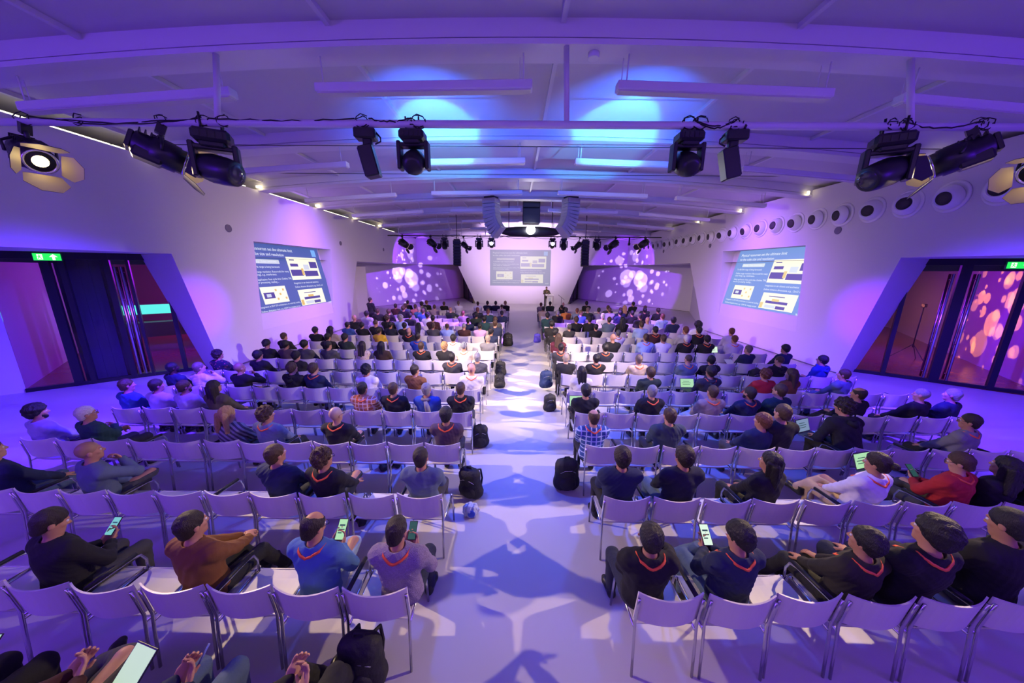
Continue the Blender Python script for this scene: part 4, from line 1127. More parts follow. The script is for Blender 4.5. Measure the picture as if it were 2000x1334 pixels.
# colours of hair and clothes
HC = dict(black=(.006, .005, .006), darkbrown=(.018, .010, .007), brown=(.055, .028, .013), auburn=(.12, .035, .014), lightbrown=(.16, .09, .04), blond=(.38, .22, .085), greyblond=(.34, .28, .20), greybrown=(.14, .10, .075), grey=(.22, .21, .21), darkgrey=(.07, .068, .07), silver=(.52, .49, .48), white=(.62, .58, .55), tan=(.30, .16, .10), pale=(.42, .28, .22), pink=(.48, .25, .19), stripe=(.02, .025, .06))
TC = dict(darkbrown=(.045, .022, .012), black=(.008, .008, .010), oliveblack=(.020, .018, .012), darknavy=(.010, .012, .028), navy=(.012, .020, .060), cobalt=(.012, .035, .22), blue=(.03, .08, .30), denim=(.06, .14, .36), lightblue=(.34, .45, .75), slate=(.10, .14, .20), greyblue=(.15, .19, .26), charcoal=(.030, .030, .034), darkgrey=(.06, .06, .065), grey=(.18, .18, .19), lightgrey=(.50, .49, .48), whitegrey=(.62, .60, .58), white=(.78, .77, .76), cream=(.70, .60, .46), beige=(.50, .40, .27), taupe=(.30, .24, .20), greybrown=(.17, .14, .12), brown=(.17, .065, .018), tan=(.32, .18, .07), olive=(.10, .085, .05), darkgreen=(.020, .035, .022), darkteal=(.012, .050, .055), teal=(.02, .12, .14), darkslate=(.035, .055, .065), darkmaroon=(.05, .014, .014), maroon=(.11, .014, .03), red=(.42, .018, .022), rose=(.50, .16, .15), orange=(.48, .16, .03), yellow=(.58, .36, .02), plum=(.075, .045, .06), mauve=(.26, .21, .30), lavender=(.34, .31, .52), lilac=(.46, .40, .62), lilacwhite=(.66, .62, .76), lilacgrey=(.40, .37, .48), pinklilac=(.58, .36, .62), darkred=(.2, .01, .01), suspenders=(.72, .70, .69), navyplaid=(.018, .022, .05), plaidorange=(.50, .17, .07), plaidblue=(.03, .08, .26), floral=(.018, .015, .04), greypattern=(.26, .26, .29), creampattern=(.62, .50, .36))
def pattern_mat(name, base):
    m = mat('top_'+name, base, .85, bump=.15, bscale=90)
    nt = m.node_tree; bs = nt.nodes['Principled BSDF']; tc = nt.nodes.new('ShaderNodeTexCoord')
    def wave(axis, sc, lo, hi):
        w = nt.nodes.new('ShaderNodeTexWave'); w.bands_direction = axis; w.inputs['Scale'].default_value = sc; w.inputs['Distortion'].default_value = .3
        nt.links.new(tc.outputs['Object'], w.inputs['Vector'])
        r = nt.nodes.new('ShaderNodeValToRGB'); r.color_ramp.elements[0].position = lo; r.color_ramp.elements[1].position = hi
        nt.links.new(w.outputs[0], r.inputs[0]); return r.outputs[0]
    mx = nt.nodes.new('ShaderNodeMix'); mx.data_type = 'RGBA'
    mx.inputs[6].default_value = (*base, 1)
    if name.startswith('plaid'):
        ad = nt.nodes.new('ShaderNodeMix'); ad.data_type = 'RGBA'; ad.blend_type = 'LIGHTEN'; ad.inputs[0].default_value = 1
        nt.links.new(wave('X', 4.2, .82, .93), ad.inputs[6]); nt.links.new(wave('Z', 4.2, .82, .93), ad.inputs[7])
        mx.inputs[7].default_value = (.75, .55, .45, 1) if 'orange' in name else (.45, .55, .75, 1)
        nt.links.new(ad.outputs[2], mx.inputs[0])
    elif name in ('floral', 'creampattern'):
        v = nt.nodes.new('ShaderNodeTexVoronoi'); v.inputs['Scale'].default_value = 16; nt.links.new(tc.outputs['Object'], v.inputs['Vector'])
        r = nt.nodes.new('ShaderNodeValToRGB'); r.color_ramp.elements[0].position = .22; r.color_ramp.elements[1].position = .26; r.color_ramp.elements[0].color = (1, 1, 1, 1); r.color_ramp.elements[1].color = (0, 0, 0, 1)
        nt.links.new(v.outputs['Distance'], r.inputs[0]); nt.links.new(r.outputs[0], mx.inputs[0])
        mx.inputs[7].default_value = (.5, .10, .10, 1) if name == 'floral' else (.35, .22, .12, 1)
    else:
        nt.links.new(wave('DIAGONAL', 7, .4, .6), mx.inputs[0]); mx.inputs[7].default_value = (.06, .06, .08, 1)
    nt.links.new(mx.outputs[2], bs.inputs['Base Color'])
    return m
def top_mat(c, garment):
    key = 'top_'+c
    if key in MATS: return MATS[key]
    if c.startswith('plaid') or c in ('floral', 'creampattern', 'greypattern'): return pattern_mat(c, TC[c])
    if c == 'mauve':
        m = mat(key, TC[c], .9, bump=.6, bscale=120, var=.25, vscale=70); return m
    return mat(key, TC[c], .88, bump=.12, bscale=70, var=.12, vscale=9)
def hair_mat(c, style):
    if style == 'shaved' and c in ('tan', 'pale', 'pink'): return mat('scalp_'+c, HC[c], .45)
    if style == 'beanie':
        m = mat('beanie_stripes', (.02, .025, .07), .9)
        nt = m.node_tree
        if 'Wave Texture' not in nt.nodes:
            tc = nt.nodes.new('ShaderNodeTexCoord'); w = nt.nodes.new('ShaderNodeTexWave'); w.bands_direction = 'X'; w.inputs['Scale'].default_value = 9
            r = nt.nodes.new('ShaderNodeValToRGB'); r.color_ramp.interpolation = 'CONSTANT'; r.color_ramp.elements[0].color = (.02, .025, .07, 1); r.color_ramp.elements[1].color = (.6, .58, .55, 1); r.color_ramp.elements[1].position = .72
            nt.links.new(tc.outputs['Object'], w.inputs['Vector']); nt.links.new(w.outputs[0], r.inputs[0]); nt.links.new(r.outputs[0], nt.nodes['Principled BSDF'].inputs['Base Color'])
        return m
    return mat('hair_'+c, HC[c], .5, bump=.5, bscale=160, var=.35, vscale=60, aniso=(1, 1, .3))
SKIN = [mat('skin_%d' % k, c, .5, spec=.35, var=.06, vscale=20) for k, c in enumerate(((.50, .27, .18), (.44, .22, .14), (.38, .19, .115), (.055, .026, .017)))]
TROU = [mat('trousers_'+n, c, .85, bump=.15, bscale=60) for n, c in (('black', (.010, .010, .012)), ('navy', (.014, .018, .04)), ('denim', (.07, .11, .20)), ('grey', (.05, .05, .055)), ('beige', (.46, .33, .20)), ('lightdenim', (.25, .34, .48)))]
SHOE = mat('shoe_black', (.010, .010, .010), .4)
LANY = mat('lanyard_orange', (.85, .13, .03), .6)
LANR = mat('lanyard_red', (.45, .02, .02), .6)
HCW = dict(darkbrown='dark brown', greybrown='greying brown', greyblond='grey blond', lightbrown='light brown', darkgrey='dark grey')
TCW = dict(oliveblack='dark olive', darknavy='dark navy', cobalt='bright blue', lightblue='light blue', greyblue='grey blue', darkgrey='dark grey', lightgrey='light grey', whitegrey='off white', greybrown='grey brown', darkgreen='dark green', darkteal='dark teal', darkbrown='dark brown', darkslate='dark slate', darkmaroon='dark maroon', lilacwhite='pale lilac', lilacgrey='grey lilac', pinklilac='pink lilac', navyplaid='dark plaid', plaidorange='orange plaid', plaidblue='blue plaid', floral='dark floral', greypattern='grey patterned', creampattern='pale patterned', suspenders='white')
def hair_word(st, c):
    c = HCW.get(c, c)
    return dict(short='short %s hair', full='thick %s hair', medium='full %s hair', fringe='balding %s hair', curly='curly %s hair', afro='round %s afro', long='long %s hair', pigtails='long %s pigtails', bun='%s hair bun', beanie='striped knit beanie').get(st, '%s hair') % c if st not in ('shaved', 'beanie') else ('striped beanie' if st == 'beanie' else ('shaved %s head' % c))
EYEW = mat('eye_white', (.7, .68, .66), .2); GLS = mat('spectacle_frame', (.01, .01, .012), .3); SCARF = mat('grey_scarf', (.22, .21, .20), .9, bump=.4, bscale=60)
SUSP = mat('suspender_black', (.01, .01, .01), .6)
PCOUNT = [0]
def person(x, y, rz, zs, hair, hc, tcol, garment, pose, yaw, attrs, q, label, skin=None, trou=None, group='seated audience', cross=0, variant=None, fem=False, z0=0):
    PCOUNT[0] += 1; k = PCOUNT[0]
    if variant is None: variant = k % 3+1 if q == 2 else k
    yb = int(round(yaw/ (10 if q == 2 else 1)))*(10 if q == 2 else 1)
    F = figure(pose, yb, q, variant, 'f' if fem else 'm', cross)
    sc = zs/F['headz'] if zs else 1.0
    sc = max(.955, min(1.06, sc))
    rg = random.Random(k)
    if skin is None:
        skin = 3 if (hair == 'afro' or (x < -5 and hc == 'black' and tcol == 'navy' and 'beard' in attrs)) else (rg.choice((1, 2)) if hc in ('black', 'darkbrown') else rg.choice((0, 1)))
    o = bpy.data.objects.new('person', F['body']); COL.objects.link(o)
    if len(F['body'].materials) == 0: F['body'].materials.append(SKIN[0])
    o.material_slots[0].link = 'OBJECT'; o.material_slots[0].material = SKIN[skin]
    o.location = (x, y, z0); o.rotation_euler = (0, 0, rz); o.scale = (sc,)*3
    tag(o, label, 'person', group)
    def ch(nm, me, m, mw=None):
        if len(me.materials) == 0: me.materials.append(m)
        c = bpy.data.objects.new(nm, me); COL.objects.link(c); c.parent = o
        c.material_slots[0].link = 'OBJECT'; c.material_slots[0].material = m
        if mw is not None: c.matrix_local = mw
        return c
    gname = dict(jacket='jacket', sweater='sweater', shirt='shirt', hoodie='hoodie', tee='t_shirt', top='top', suit='suit_jacket', vest='vest', blouse='blouse')[garment]
    tp = ch(gname, F['top'], top_mat(tcol, garment))
    if trou is None: trou = rg.choice((0, 0, 1, 2, 3))
    ch('trousers', F['trousers'], TROU[trou])
    if q < 2:
        for an, d in F['shoe_pos']:
            a = math.atan2(-d[0], d[1])
            Rm = Matrix.Translation((an[0], an[1], an[2]-.085)) @ Matrix.Rotation(a, 4, 'Z') @ Matrix.Rotation(math.asin(max(-1, min(1, d[2]))), 4, 'X')
            ch('shoe', F['shoe'], SHOE, Rm)
    if hair != 'none':
        ch('beanie' if hair == 'beanie' else 'hair', hair_mesh(hair, q), hair_mat(hc, hair), F['head'])
    if 'beard' in attrs: ch('beard', beard_mesh(q), hair_mat(hc if hc in HC and hc not in ('tan', 'pale', 'pink') else 'brown', 'short'), F['head'])
    if 'lanyard' in attrs: ch('lanyard', F['lanyard'], LANR if 'lanyard_red' in attrs else LANY)
    if q == 0:
        for sx in (-.032, .032):
            eb = LIB.get('eye')
            if eb is None:
                b_ = B(); b_.lathe([(-.011, .003), (-.008, .008), (0, .0115), (.007, .009), (.0085, .0065)], (0, 0, 0), (0, 1, 0), 12); b_.cur = 1
                b_.lathe([(.0082, .0062), (.0108, .004), (.0115, .001)], (0, 0, 0), (0, 1, 0), 12)
                eb = b_.mesh('eye'); eb.materials.append(EYEW); eb.materials.append(BLACK); LIB['eye'] = eb
            c = bpy.data.objects.new('eye', eb); COL.objects.link(c); c.parent = o; c.matrix_local = F['head']@Matrix.Translation((sx, .080, .006))
    if 'glasses' in attrs:
        gm = LIB.get('glasses')
        if gm is None:
            b_ = B()
            for sx in (-1, 1):
                b_.tube([(sx*.034+.024*math.cos(t*PI/6), .105, .004+.019*math.sin(t*PI/6)) for t in range(12)], .0022, 5, True)
                b_.tube([(sx*.058, .104, .010), (sx*.080, .06, .012), (sx*.084, -.01, .010), (sx*.082, -.03, -.008)], .0025, 5)
            b_.tube([(-.011, .107, .008), (0, .109, .010), (.011, .107, .008)], .0022, 5)
            gm = b_.mesh('glasses'); gm.materials.append(GLS); LIB['glasses'] = gm
        c = bpy.data.objects.new('glasses', gm); COL.objects.link(c); c.parent = o; c.matrix_local = F['head']
    N, T = F['N'], F['T']; up, fr, lat = T[:, 2], T[:, 1], T[:, 0]
    def cyl_part(nm, pts, r, m, flat=None): return B().tube([tuple(p) for p in pts], r, 8).build(nm, m, o)
    if 'scarf' in attrs:
        b_ = B(); b_.tube([tuple(N+lat*.09*math.sin(t*PI/8)-fr*.085*math.cos(t*PI/8)+up*(.0+.02*math.cos(t*PI/8))) for t in range(16)], .030, 8, True)
        b_.tube([tuple(N-fr*.10+up*.0), tuple(N-fr*.135-up*.10+lat*.03), tuple(N-fr*.15-up*.22+lat*.05), tuple(N-fr*.15-up*.30+lat*.06)], [.035, .05, .05, .02], 8)
        b_.build('scarf', SCARF, o)
    if tcol == 'suspenders':
        for sx in (-1, 1):
            b_ = B(); b_.tube([tuple(N+lat*.085*sx-up*.035-fr*.05), tuple(N+lat*.06*sx-up*.12-fr*.134), tuple(N-up*.22-fr*.155), tuple(N-up*.36-fr*.14)], .014, 6); b_.build('suspenders', SUSP, o)
    if 'headphones' in attrs:
        b_ = B(); b_.tube([(.09*math.cos(t*PI/10), -.005, .02+.105*math.sin(t*PI/10)) for t in range(11)], .007, 6)
        for sx in (-1, 1): b_.lathe([(-.012, .034), (.014, .03)], (sx*.088, -.005, -.01), (sx, 0, 0), 14)
        c = b_.build('headphones', BLACK, o); c.matrix_local = F['head']
    if garment == 'hoodie':
        b_ = B(); b_.tube([tuple(N+lat*.085*math.sin(t*PI/7-.0)-fr*(.095*math.cos(t*PI/7))+up*(.015-.02*math.cos(t*PI/7))) for t in range(14)], .030, 8, True)
        b_.tube([tuple(N-lat*.07-fr*.11-up*.03), tuple(N-fr*.135-up*.075), tuple(N+lat*.07-fr*.11-up*.03)], [.03, .045, .03], 8)
        b_.build('hood', top_mat(tcol, garment), o)
    elif q < 2 and garment in ('shirt', 'jacket', 'suit'):
        b_ = B(); b_.tube([tuple(N+lat*.068*math.sin(t*PI/8)-fr*.068*math.cos(t*PI/8)+up*(.018)) for t in range(16)], .015, 6, True)
        b_.build('collar', top_mat(tcol if garment != 'suit' else 'black', garment) if garment != 'suit' else top_mat('white', 'shirt'), o)
    return o, F, sc
# ------------------------------------------------------------------ the audience
PEOPLE = """L 1 5 -3.83 1.09 short darkbrown black jacket phone 25 lanyard_red
L 1 3 -2.63 1.16 short darkbrown brown jacket clasp 15 -
L 1 1 -1.64 1.04 fringe darkbrown denim shirt phone 15 glasses,lanyard
L 1 0 -0.94 1.14 short darkbrown mauve sweater phone 6 lanyard
R 1 0 1.11 1.10 medium black black jacket chin 10 lanyard
R 1 1 1.83 1.08 medium black navy jacket phone -25 lanyard
R 1 3 2.81 1.11 medium black oliveblack jacket lap -22 lanyard
R 1 4 3.27 1.30 full black black jacket lap -15 lanyard
R 1 5 3.96 1.41 short black black jacket phone -10 -
L 2 9 -5.92 1.18 short brown navy jacket lap 20 -
L 2 7 -4.86 1.04 shaved tan slate shirt chin 32 lanyard_red
L 2 3 -2.68 1.17 short brown navy sweater lap 22 -
L 2 2 -2.13 1.11 curly brown black tee lap 25 lanyard,glasses
L 2 0 -1.04 1.15 short darkbrown slate shirt lap 4 -
R 2 0 1.22 1.18 medium darkbrown navy jacket lap 4 -
R 2 1 1.91 1.20 medium darkbrown darknavy jacket lap -8 -
R 2 3 2.88 0.94 long black black top lap -30 -
R 2 5 4.02 1.17 bun darkbrown lilacwhite shirt lap -25 lanyard
R 2 7 5.04 1.04 short brown red sweater phone -28 glasses,lanyard
R 2 8 5.45 1.00 long black black top lap -10 -
R 2 9 5.99 1.19 short black black jacket lap -30 -
L 3 11 -6.95 1.14 full black lavender shirt lap 28 beard
L 3 10 -6.18 1.00 short silver darkteal jacket cross 32 glasses
L 3 6 -4.16 1.04 pigtails blond greypattern blouse lap 12 -
L 3 5 -3.59 1.05 curly brown greyblue sweater lap 28 lanyard
L 3 3 -2.58 1.08 shaved pale black sweater lap 15 lanyard,glasses
L 3 0 -0.98 1.16 medium black plum sweater lap 0 lanyard
R 3 0 1.16 1.09 fringe brown plaidblue shirt lap -8 lanyard
R 3 2 2.25 1.19 short brown darkslate sweater lap -4 -
R 3 4 3.56 1.09 medium auburn navy sweater lap -25 -
R 3 5 3.86 1.25 short brown black jacket lap -5 -
R 3 7 5.00 1.28 curly darkbrown black hoodie lean -15 -
R 3 10 6.56 0.94 short darkbrown grey sweater lap -35 glasses,lanyard
L 4 11 -6.92 1.11 short brown blue shirt lap 25 lanyard_red
L 4 10 -6.39 1.09 short darkbrown lilac shirt lap 25 lanyard_red
L 4 9 -5.86 1.03 short brown lilac shirt lap 25 lanyard_red,beard,glasses
L 4 8 -5.33 1.01 long darkbrown olive sweater lap 15 -
L 4 3 -2.68 1.08 short black plaidorange shirt lap 4 lanyard
L 4 2 -2.14 1.10 short brown black tee lap 4 lanyard
L 4 1 -1.55 1.12 short grey blue sweater lap 6 scarf
L 4 0 -0.94 1.16 short brown black sweater lap 0 lanyard
R 4 0 1.27 1.15 medium black black jacket lap 0 -
R 4 2 2.44 1.10 short grey black sweater lap 0 lanyard
R 4 4 3.51 1.06 short brown taupe sweater lap -4 lanyard
R 4 5 4.13 1.07 short darkbrown navy sweater lap -15 beard,lanyard
R 4 6 4.66 1.19 short brown darkteal jacket lap -15 glasses
R 4 9 6.05 1.13 fringe darkbrown black jacket lap -28 -
R 4 11 7.13 1.02 shaved grey black jacket lap -25 lanyard_red
R 4 12 7.67 1.11 short grey navy jacket lap -25 -
L 5 12 -7.19 1.06 short black navy sweater lap 25 beard
L 5 11 -6.66 1.03 short greybrown lilacwhite shirt chin 28 lanyard_red
L 5 9 -5.78 0.91 shaved tan black jacket chin 20 -
L 5 7 -4.67 1.16 medium brown black hoodie lap 14 -
L 5 6 -4.23 1.12 medium brown navy jacket lap 14 lanyard
L 5 4 -3.10 0.98 curly black lilacwhite shirt lap 8 glasses
L 5 2 -2.08 1.10 short darkbrown brown jacket lap 25 -
L 5 0 -0.89 1.18 shaved pink whitegrey sweater lap 0 lanyard
R 5 0 1.42 1.02 long black lightgrey top lap 0 -
R 5 3 2.84 1.15 medium brown darkgreen sweater lap 0 -
R 5 5 4.09 1.18 medium darkbrown charcoal hoodie lap -8 lanyard
R 5 7 5.22 1.08 curly auburn red sweater lap -8 lanyard_red
R 5 8 5.78 1.06 long brown brown jacket lap -28 -
R 5 10 6.86 1.05 short brown slate jacket lap -28 -
L 6 12 -7.19 1.04 curly darkbrown floral top lap 15 -
L 6 10 -6.21 1.04 medium black black jacket lap 20 lanyard_red
L 6 8 -5.28 1.08 medium black black top lap 12 -
L 6 1 -1.50 1.10 short black charcoal vest lap 5 lanyard
L 6 0 -0.89 1.11 short grey darkgrey jacket lap 3 -
R 6 0 1.25 1.11 short greyblond black suit lap 0 -
R 6 1 1.97 1.11 short black black suit lap 0 lanyard
R 6 3 2.99 1.09 short greybrown beige sweater lap 0 lanyard
R 6 5 4.19 1.10 shaved brown slate sweater lap -6 lanyard
R 6 6 4.73 1.03 short black black sweater lap 0 headphones
R 6 9 6.35 1.07 shaved brown black hoodie lap -14 -
R 6 11 7.43 1.11 medium black cobalt hoodie chin -26 glasses
L 7 11 -6.84 1.16 medium black black jacket phone 10 -
L 7 10 -6.31 1.11 medium black plum sweater lap 15 lanyard_red
L 7 9 -5.78 1.16 medium black darkgrey sweater lap 15 -
L 7 8 -5.12 1.14 short black darkgrey jacket lap 20 -
L 7 6 -4.19 0.96 long darkbrown creampattern top lap 0 -
L 7 5 -3.66 0.98 long black darkbrown sweater lap 0 -
L 7 3 -2.56 1.06 short brown black jacket lap 2 lanyard
L 7 2 -1.92 1.06 curly blond black top lap 0 -
L 7 1 -1.38 1.05 beanie stripe cream sweater lap 0 lanyard
R 7 0 1.28 1.12 short black charcoal vest lap 6 lanyard
R 7 2 2.49 1.12 medium black darknavy jacket lap 0 lanyard
R 7 9 6.38 1.12 short greybrown navy sweater lap -20 lanyard_red
R 7 11 7.37 1.17 medium black navy suit lap -22 -
L 8 12 -7.10 1.03 short brown black tee lap 25 -
L 8 9 -5.75 1.14 short black black jacket lap 12 -
L 8 8 -5.21 1.11 medium black darkgreen jacket lap 18 -
L 8 4 -2.97 1.18 short darkbrown blue vest lap 5 lanyard
L 8 2 -1.88 1.10 medium black white shirt lap 0 lanyard
L 8 0 -0.82 1.12 short greyblond grey jacket lap -4 -
R 8 0 1.35 1.20 long brown maroon sweater lap 10 -
R 8 3 3.01 1.21 shaved pink black suit lap 0 -
R 8 5 4.01 1.22 short brown lightblue sweater lap -4 lanyard
R 8 6 4.55 1.20 short brown lilacwhite shirt lap -4 -
R 8 7 5.25 1.20 short white black jacket lap -2 lanyard
R 8 8 5.87 1.19 medium black black sweater lap -4 lanyard
R 8 10 6.71 1.20 short auburn lilac sweater lap -3 lanyard
L 9 11 -6.78 1.13 medium black black suit lap 8 -
L 9 10 -6.25 1.17 long black taupe top lap 8 -
L 9 7 -4.61 1.12 bun darkbrown yellow sweater lap 10 -
L 9 5 -3.59 1.13 shaved pink black tee lap 0 lanyard
L 9 0 -0.79 1.16 medium black navy jacket lap 22 beard
R 9 0 1.38 1.14 medium black black top lap 15 -
R 9 4 3.51 1.13 short darkgrey lilacwhite shirt lap 5 lanyard
R 9 6 4.74 1.34 short black darkmaroon sweater lap -10 beard,lanyard
R 9 8 5.76 1.35 short auburn lilacgrey shirt lap -8 -
R 9 9 6.21 1.32 short black black jacket lap -3 lanyard
R 9 11 7.30 1.24 short auburn lilac shirt lap 0 -
L 10 10 -6.22 1.11 short black blue tee lap 15 beard
L 10 9 -5.69 1.07 medium black black jacket lap 10 -
L 10 8 -5.16 1.23 shaved brown black jacket lap 8 -
L 10 7 -4.63 1.16 short black darknavy jacket lap 10 -
L 10 6 -4.10 1.09 medium black black sweater lap 0 -
L 10 5 -3.57 1.05 long black lilac top lap 2 -
L 10 4 -3.04 1.10 short brown darkgrey sweater lap 0 -
L 10 3 -2.51 1.07 fringe brown lightblue shirt lap 0 -
L 10 2 -1.88 1.09 shaved grey darkmaroon sweater lap 0 -
L 10 1 -1.29 1.10 short black pinklilac shirt lap 5 -
L 10 0 -0.72 1.26 short brown navy jacket lap 5 -
R 10 0 1.37 1.34 medium black black top lap 3 -
R 10 1 2.03 1.13 bun darkgrey charcoal sweater lap 0 -
R 10 3 3.02 1.16 short black black jacket lap 0 -
R 10 6 4.68 1.35 short brown lightblue shirt lap -4 -
R 10 10 6.77 1.28 afro black white shirt lap 0 -
L 11 11 -6.48 1.24 shaved pink black vest lap 5 -
L 11 8 -5.13 1.33 curly brown black top lap 10 -
L 11 7 -4.60 1.27 curly grey lightblue shirt lap 10 -
L 11 5 -3.30 1.31 short black darkmaroon sweater lap 5 -
L 11 2 -1.88 1.18 short black navy jacket lap 2 -
L 11 1 -1.22 1.26 medium black darkteal sweater lap 5 -
L 11 0 -0.78 1.25 short brown darkgrey jacket lap 5 -
R 11 2 2.48 1.32 medium brown black vest lap 0 -
R 11 3 3.02 1.30 short black black sweater lap 0 -
R 11 4 3.80 1.29 short brown slate shirt lap 0 -
R 11 5 4.34 1.32 long black black top lap 0 -
R 11 7 5.34 1.35 shaved pink lilac shirt lap 0 -
R 11 9 6.37 1.42 full black navy jacket lap -5 -
L 12 11 -6.45 1.30 medium black lilacgrey shirt lap 12 -
L 12 7 -4.57 1.20 medium black charcoal sweater lap 0 -
L 12 6 -3.80 1.23 curly black white top lap 0 -
L 12 2 -1.68 1.32 medium black darkgreen sweater lap 0 -
R 12 0 1.43 1.31 medium black darkteal sweater lap 0 -
R 12 4 3.83 1.28 short white suspenders shirt lap 0 -
R 12 7 5.45 1.30 short darkbrown black jacket lap -3 -
R 12 9 6.41 1.35 short auburn lightblue shirt lap -8 -
L 13 11 -6.42 1.25 short brown black jacket lap 5 -
L 13 10 -5.89 1.23 medium brown black jacket lap 10 -
L 13 7 -4.30 1.27 short brown blue shirt lap 0 -
L 13 3 -2.42 1.19 short auburn greybrown sweater lap 0 -
L 13 1 -1.25 1.28 short auburn darkteal sweater lap 0 -
L 13 0 -0.83 1.18 medium black black jacket lap 0 -
L 13 0 -0.60 1.21 short black navy jacket lap 0 -
R 13 1 2.00 1.26 short grey black suit lap 0 -
R 13 3 3.08 1.25 medium lightbrown blue top lap 0 -
R 13 6 4.92 1.29 medium black navy jacket lap -8 -
R 13 7 5.48 1.34 short black black sweater lap 0 -
L 14 9 -5.57 1.27 medium brown black sweater lap 8 -
L 14 8 -4.80 1.23 short greyblond teal sweater lap 5 -
L 14 5 -3.21 1.22 shaved tan darkgreen jacket chin 8 -
L 14 2 -1.86 1.23 short auburn darknavy jacket lap 4 -
L 14 1 -1.33 1.21 short darkbrown lilac shirt lap 5 -
R 14 2 2.57 1.25 short black orange jacket lap 3 -
R 14 3 3.11 1.23 short auburn greyblue shirt lap 0 -
R 14 4 3.65 1.28 short greybrown darkgreen jacket lap 0 -
R 14 5 4.19 1.26 short darkbrown grey sweater lap 0 -
R 14 6 4.73 1.29 short brown lilac shirt lap 0 -
R 14 7 5.27 1.27 short brown navy sweater lap -6 -
R 14 9 6.48 1.31 medium black black sweater lap 0 -
R 14 10 7.13 1.37 medium darkbrown black jacket lap -8 -
L 15 11 -6.36 1.25 short darkbrown darkmaroon sweater lap 5 -
L 15 10 -5.83 1.26 medium brown slate sweater lap 5 -
L 15 9 -5.30 1.23 short brown rose sweater lap 5 -
L 15 7 -4.28 1.22 short brown taupe sweater lap 0 -
R 15 0 1.51 1.19 short black beige jacket lap 0 -
R 15 6 4.95 1.30 short brown darkgrey jacket lap 0 -
R 15 8 5.83 1.31 long blond black top lap 0 -
R 15 10 6.91 1.32 short brown charcoal shirt lap -5 -
L 16 0 -0.74 1.16 shaved brown cream hoodie lap 0 -
R 16 2 2.64 1.16 short black black jacket lap -15 -
L 16 9 -5.27 1.26 curly darkbrown grey sweater lap 5 -
L 17 11 -6.40 1.23 short black black jacket lap 8 -
L 17 9 -5.27 1.24 short auburn black sweater lap 10 -
L 17 7 -4.23 1.18 short brown black jacket lap 0 -
L 17 5 -3.37 1.22 short greybrown white shirt lap 0 -
L 17 3 -2.21 1.20 short brown white shirt lap 0 -
L 17 2 -1.63 1.24 short darkbrown navyplaid jacket lap 0 -
L 17 1 -1.14 1.24 short black navyplaid jacket lap 0 -
L 17 0 -0.56 1.25 short blond black tee lap 18 -
R 17 0 1.57 1.18 short auburn taupe sweater lap 10 -
R 17 1 2.11 1.24 short darkbrown darkgreen jacket lap 0 -
R 17 2 2.89 1.19 shaved pink black jacket lap 0 -
R 17 5 4.27 1.29 medium black black jacket lap 0 -
R 17 10 7.04 1.26 short black black sweater lap -15 -"""
ppl = {}
for ln in PEOPLE.split('\n'):
    t = ln.split()
    ppl[(t[0], int(t[1]), int(t[2]))] = t
seats = []
for r in range(0, 18):
    for side in 'LR':
        for i in range(nseat(side, r)): seats.append((side, r, i))
        for key in ppl:
            if key[0] == side and key[1] == r and key[2] >= nseat(side, r) and key not in seats: seats.append(key)
rg = random.Random(11)
seats.sort(key=lambda s: (s[1], s[2]))
single, rest = seats[:300], seats[300:]
for (side, r, i) in single:
    x, y = seat_x(side, r, i), row_y(r)
    t = ppl.get((side, r, i))
    what = 'white chair, empty,' if t is None else 'white chair, occupied,'
    if r == 0: continue
    arm = 0
    if r <= 6 and i % 2 == 0: arm = (-1 if side == 'L' else 1)
    make_chair(x+rg.uniform(-.008, .008), y+rg.uniform(-.012, .012), rg.uniform(-.02, .02), arm, '%s %s' % (what, place(side, r, i)), r <= 6, rg)
fb = B(); fv = np.array(FAR.v); V_, F_, MI = [], [], []
for n, (side, r, i) in enumerate(rest):
    p = fv+np.array([seat_x(side, r, i), row_y(r), 0]); k = n*len(fv)
    V_.append(p); F_ += [tuple(j+k for j in f) for f in FAR.f]; MI += FAR.mi
if rest:
    me = bpy.data.meshes.new('far_chairs'); me.from_pydata(np.concatenate(V_).tolist(), [], F_); me.polygons.foreach_set('material_index', MI); me.update()
    o = link('far_chair_rows', me, [CHAIRW, CHROME]); o['kind'] = 'stuff'; tag(o, 'rows of small white chairs farthest from the camera, near the stage', 'chairs')
FEM = ('long', 'pigtails', 'bun')
HELD = {}
for (side, r, i), t in ppl.items():
    x, zs = float(t[3]), float(t[4]); hair, hc, tc, g, pose, yaw, at = t[5], t[6], t[7], t[8], t[9], int(t[10]), t[11]
    q = 0 if r <= 3 else 1 if r <= 6 else 2
    lab = 'person, %s, %s %s, %s' % (hair_word(hair, hc), TCW.get(tc, tc), 'jacket' if g == 'suit' else g, place(side, r, i).replace(' seat', '').replace(' of the aisle', ' of aisle'))
    cross = (1 if (i*7+r*3) % 5 == 0 else 2 if (i+r) % 4 == 0 else 0) if r <= 6 else 0
    skin = {('L', 4, 9): 1}.get((side, r, i)); trou = None
    if (tc, r) == ('lilacwhite', 2): trou, cross = 4, 1
    if (tc, r) in (('taupe', 4), ('black', 2)) and side == 'R' or (tc, r) == ('denim', 1): trou = 5 if tc != 'black' else 0
    yy = row_y(r)+.21
    o, F, sc = person(x, yy, rg.uniform(-.05, .05)-math.radians(yaw)*.12, zs, hair, hc, tc, g, pose, yaw, at.split(','), q, lab, skin=skin, trou=trou, cross=cross, fem=hair in FEM)
    HELD[(side, r, i)] = (o, F, sc)
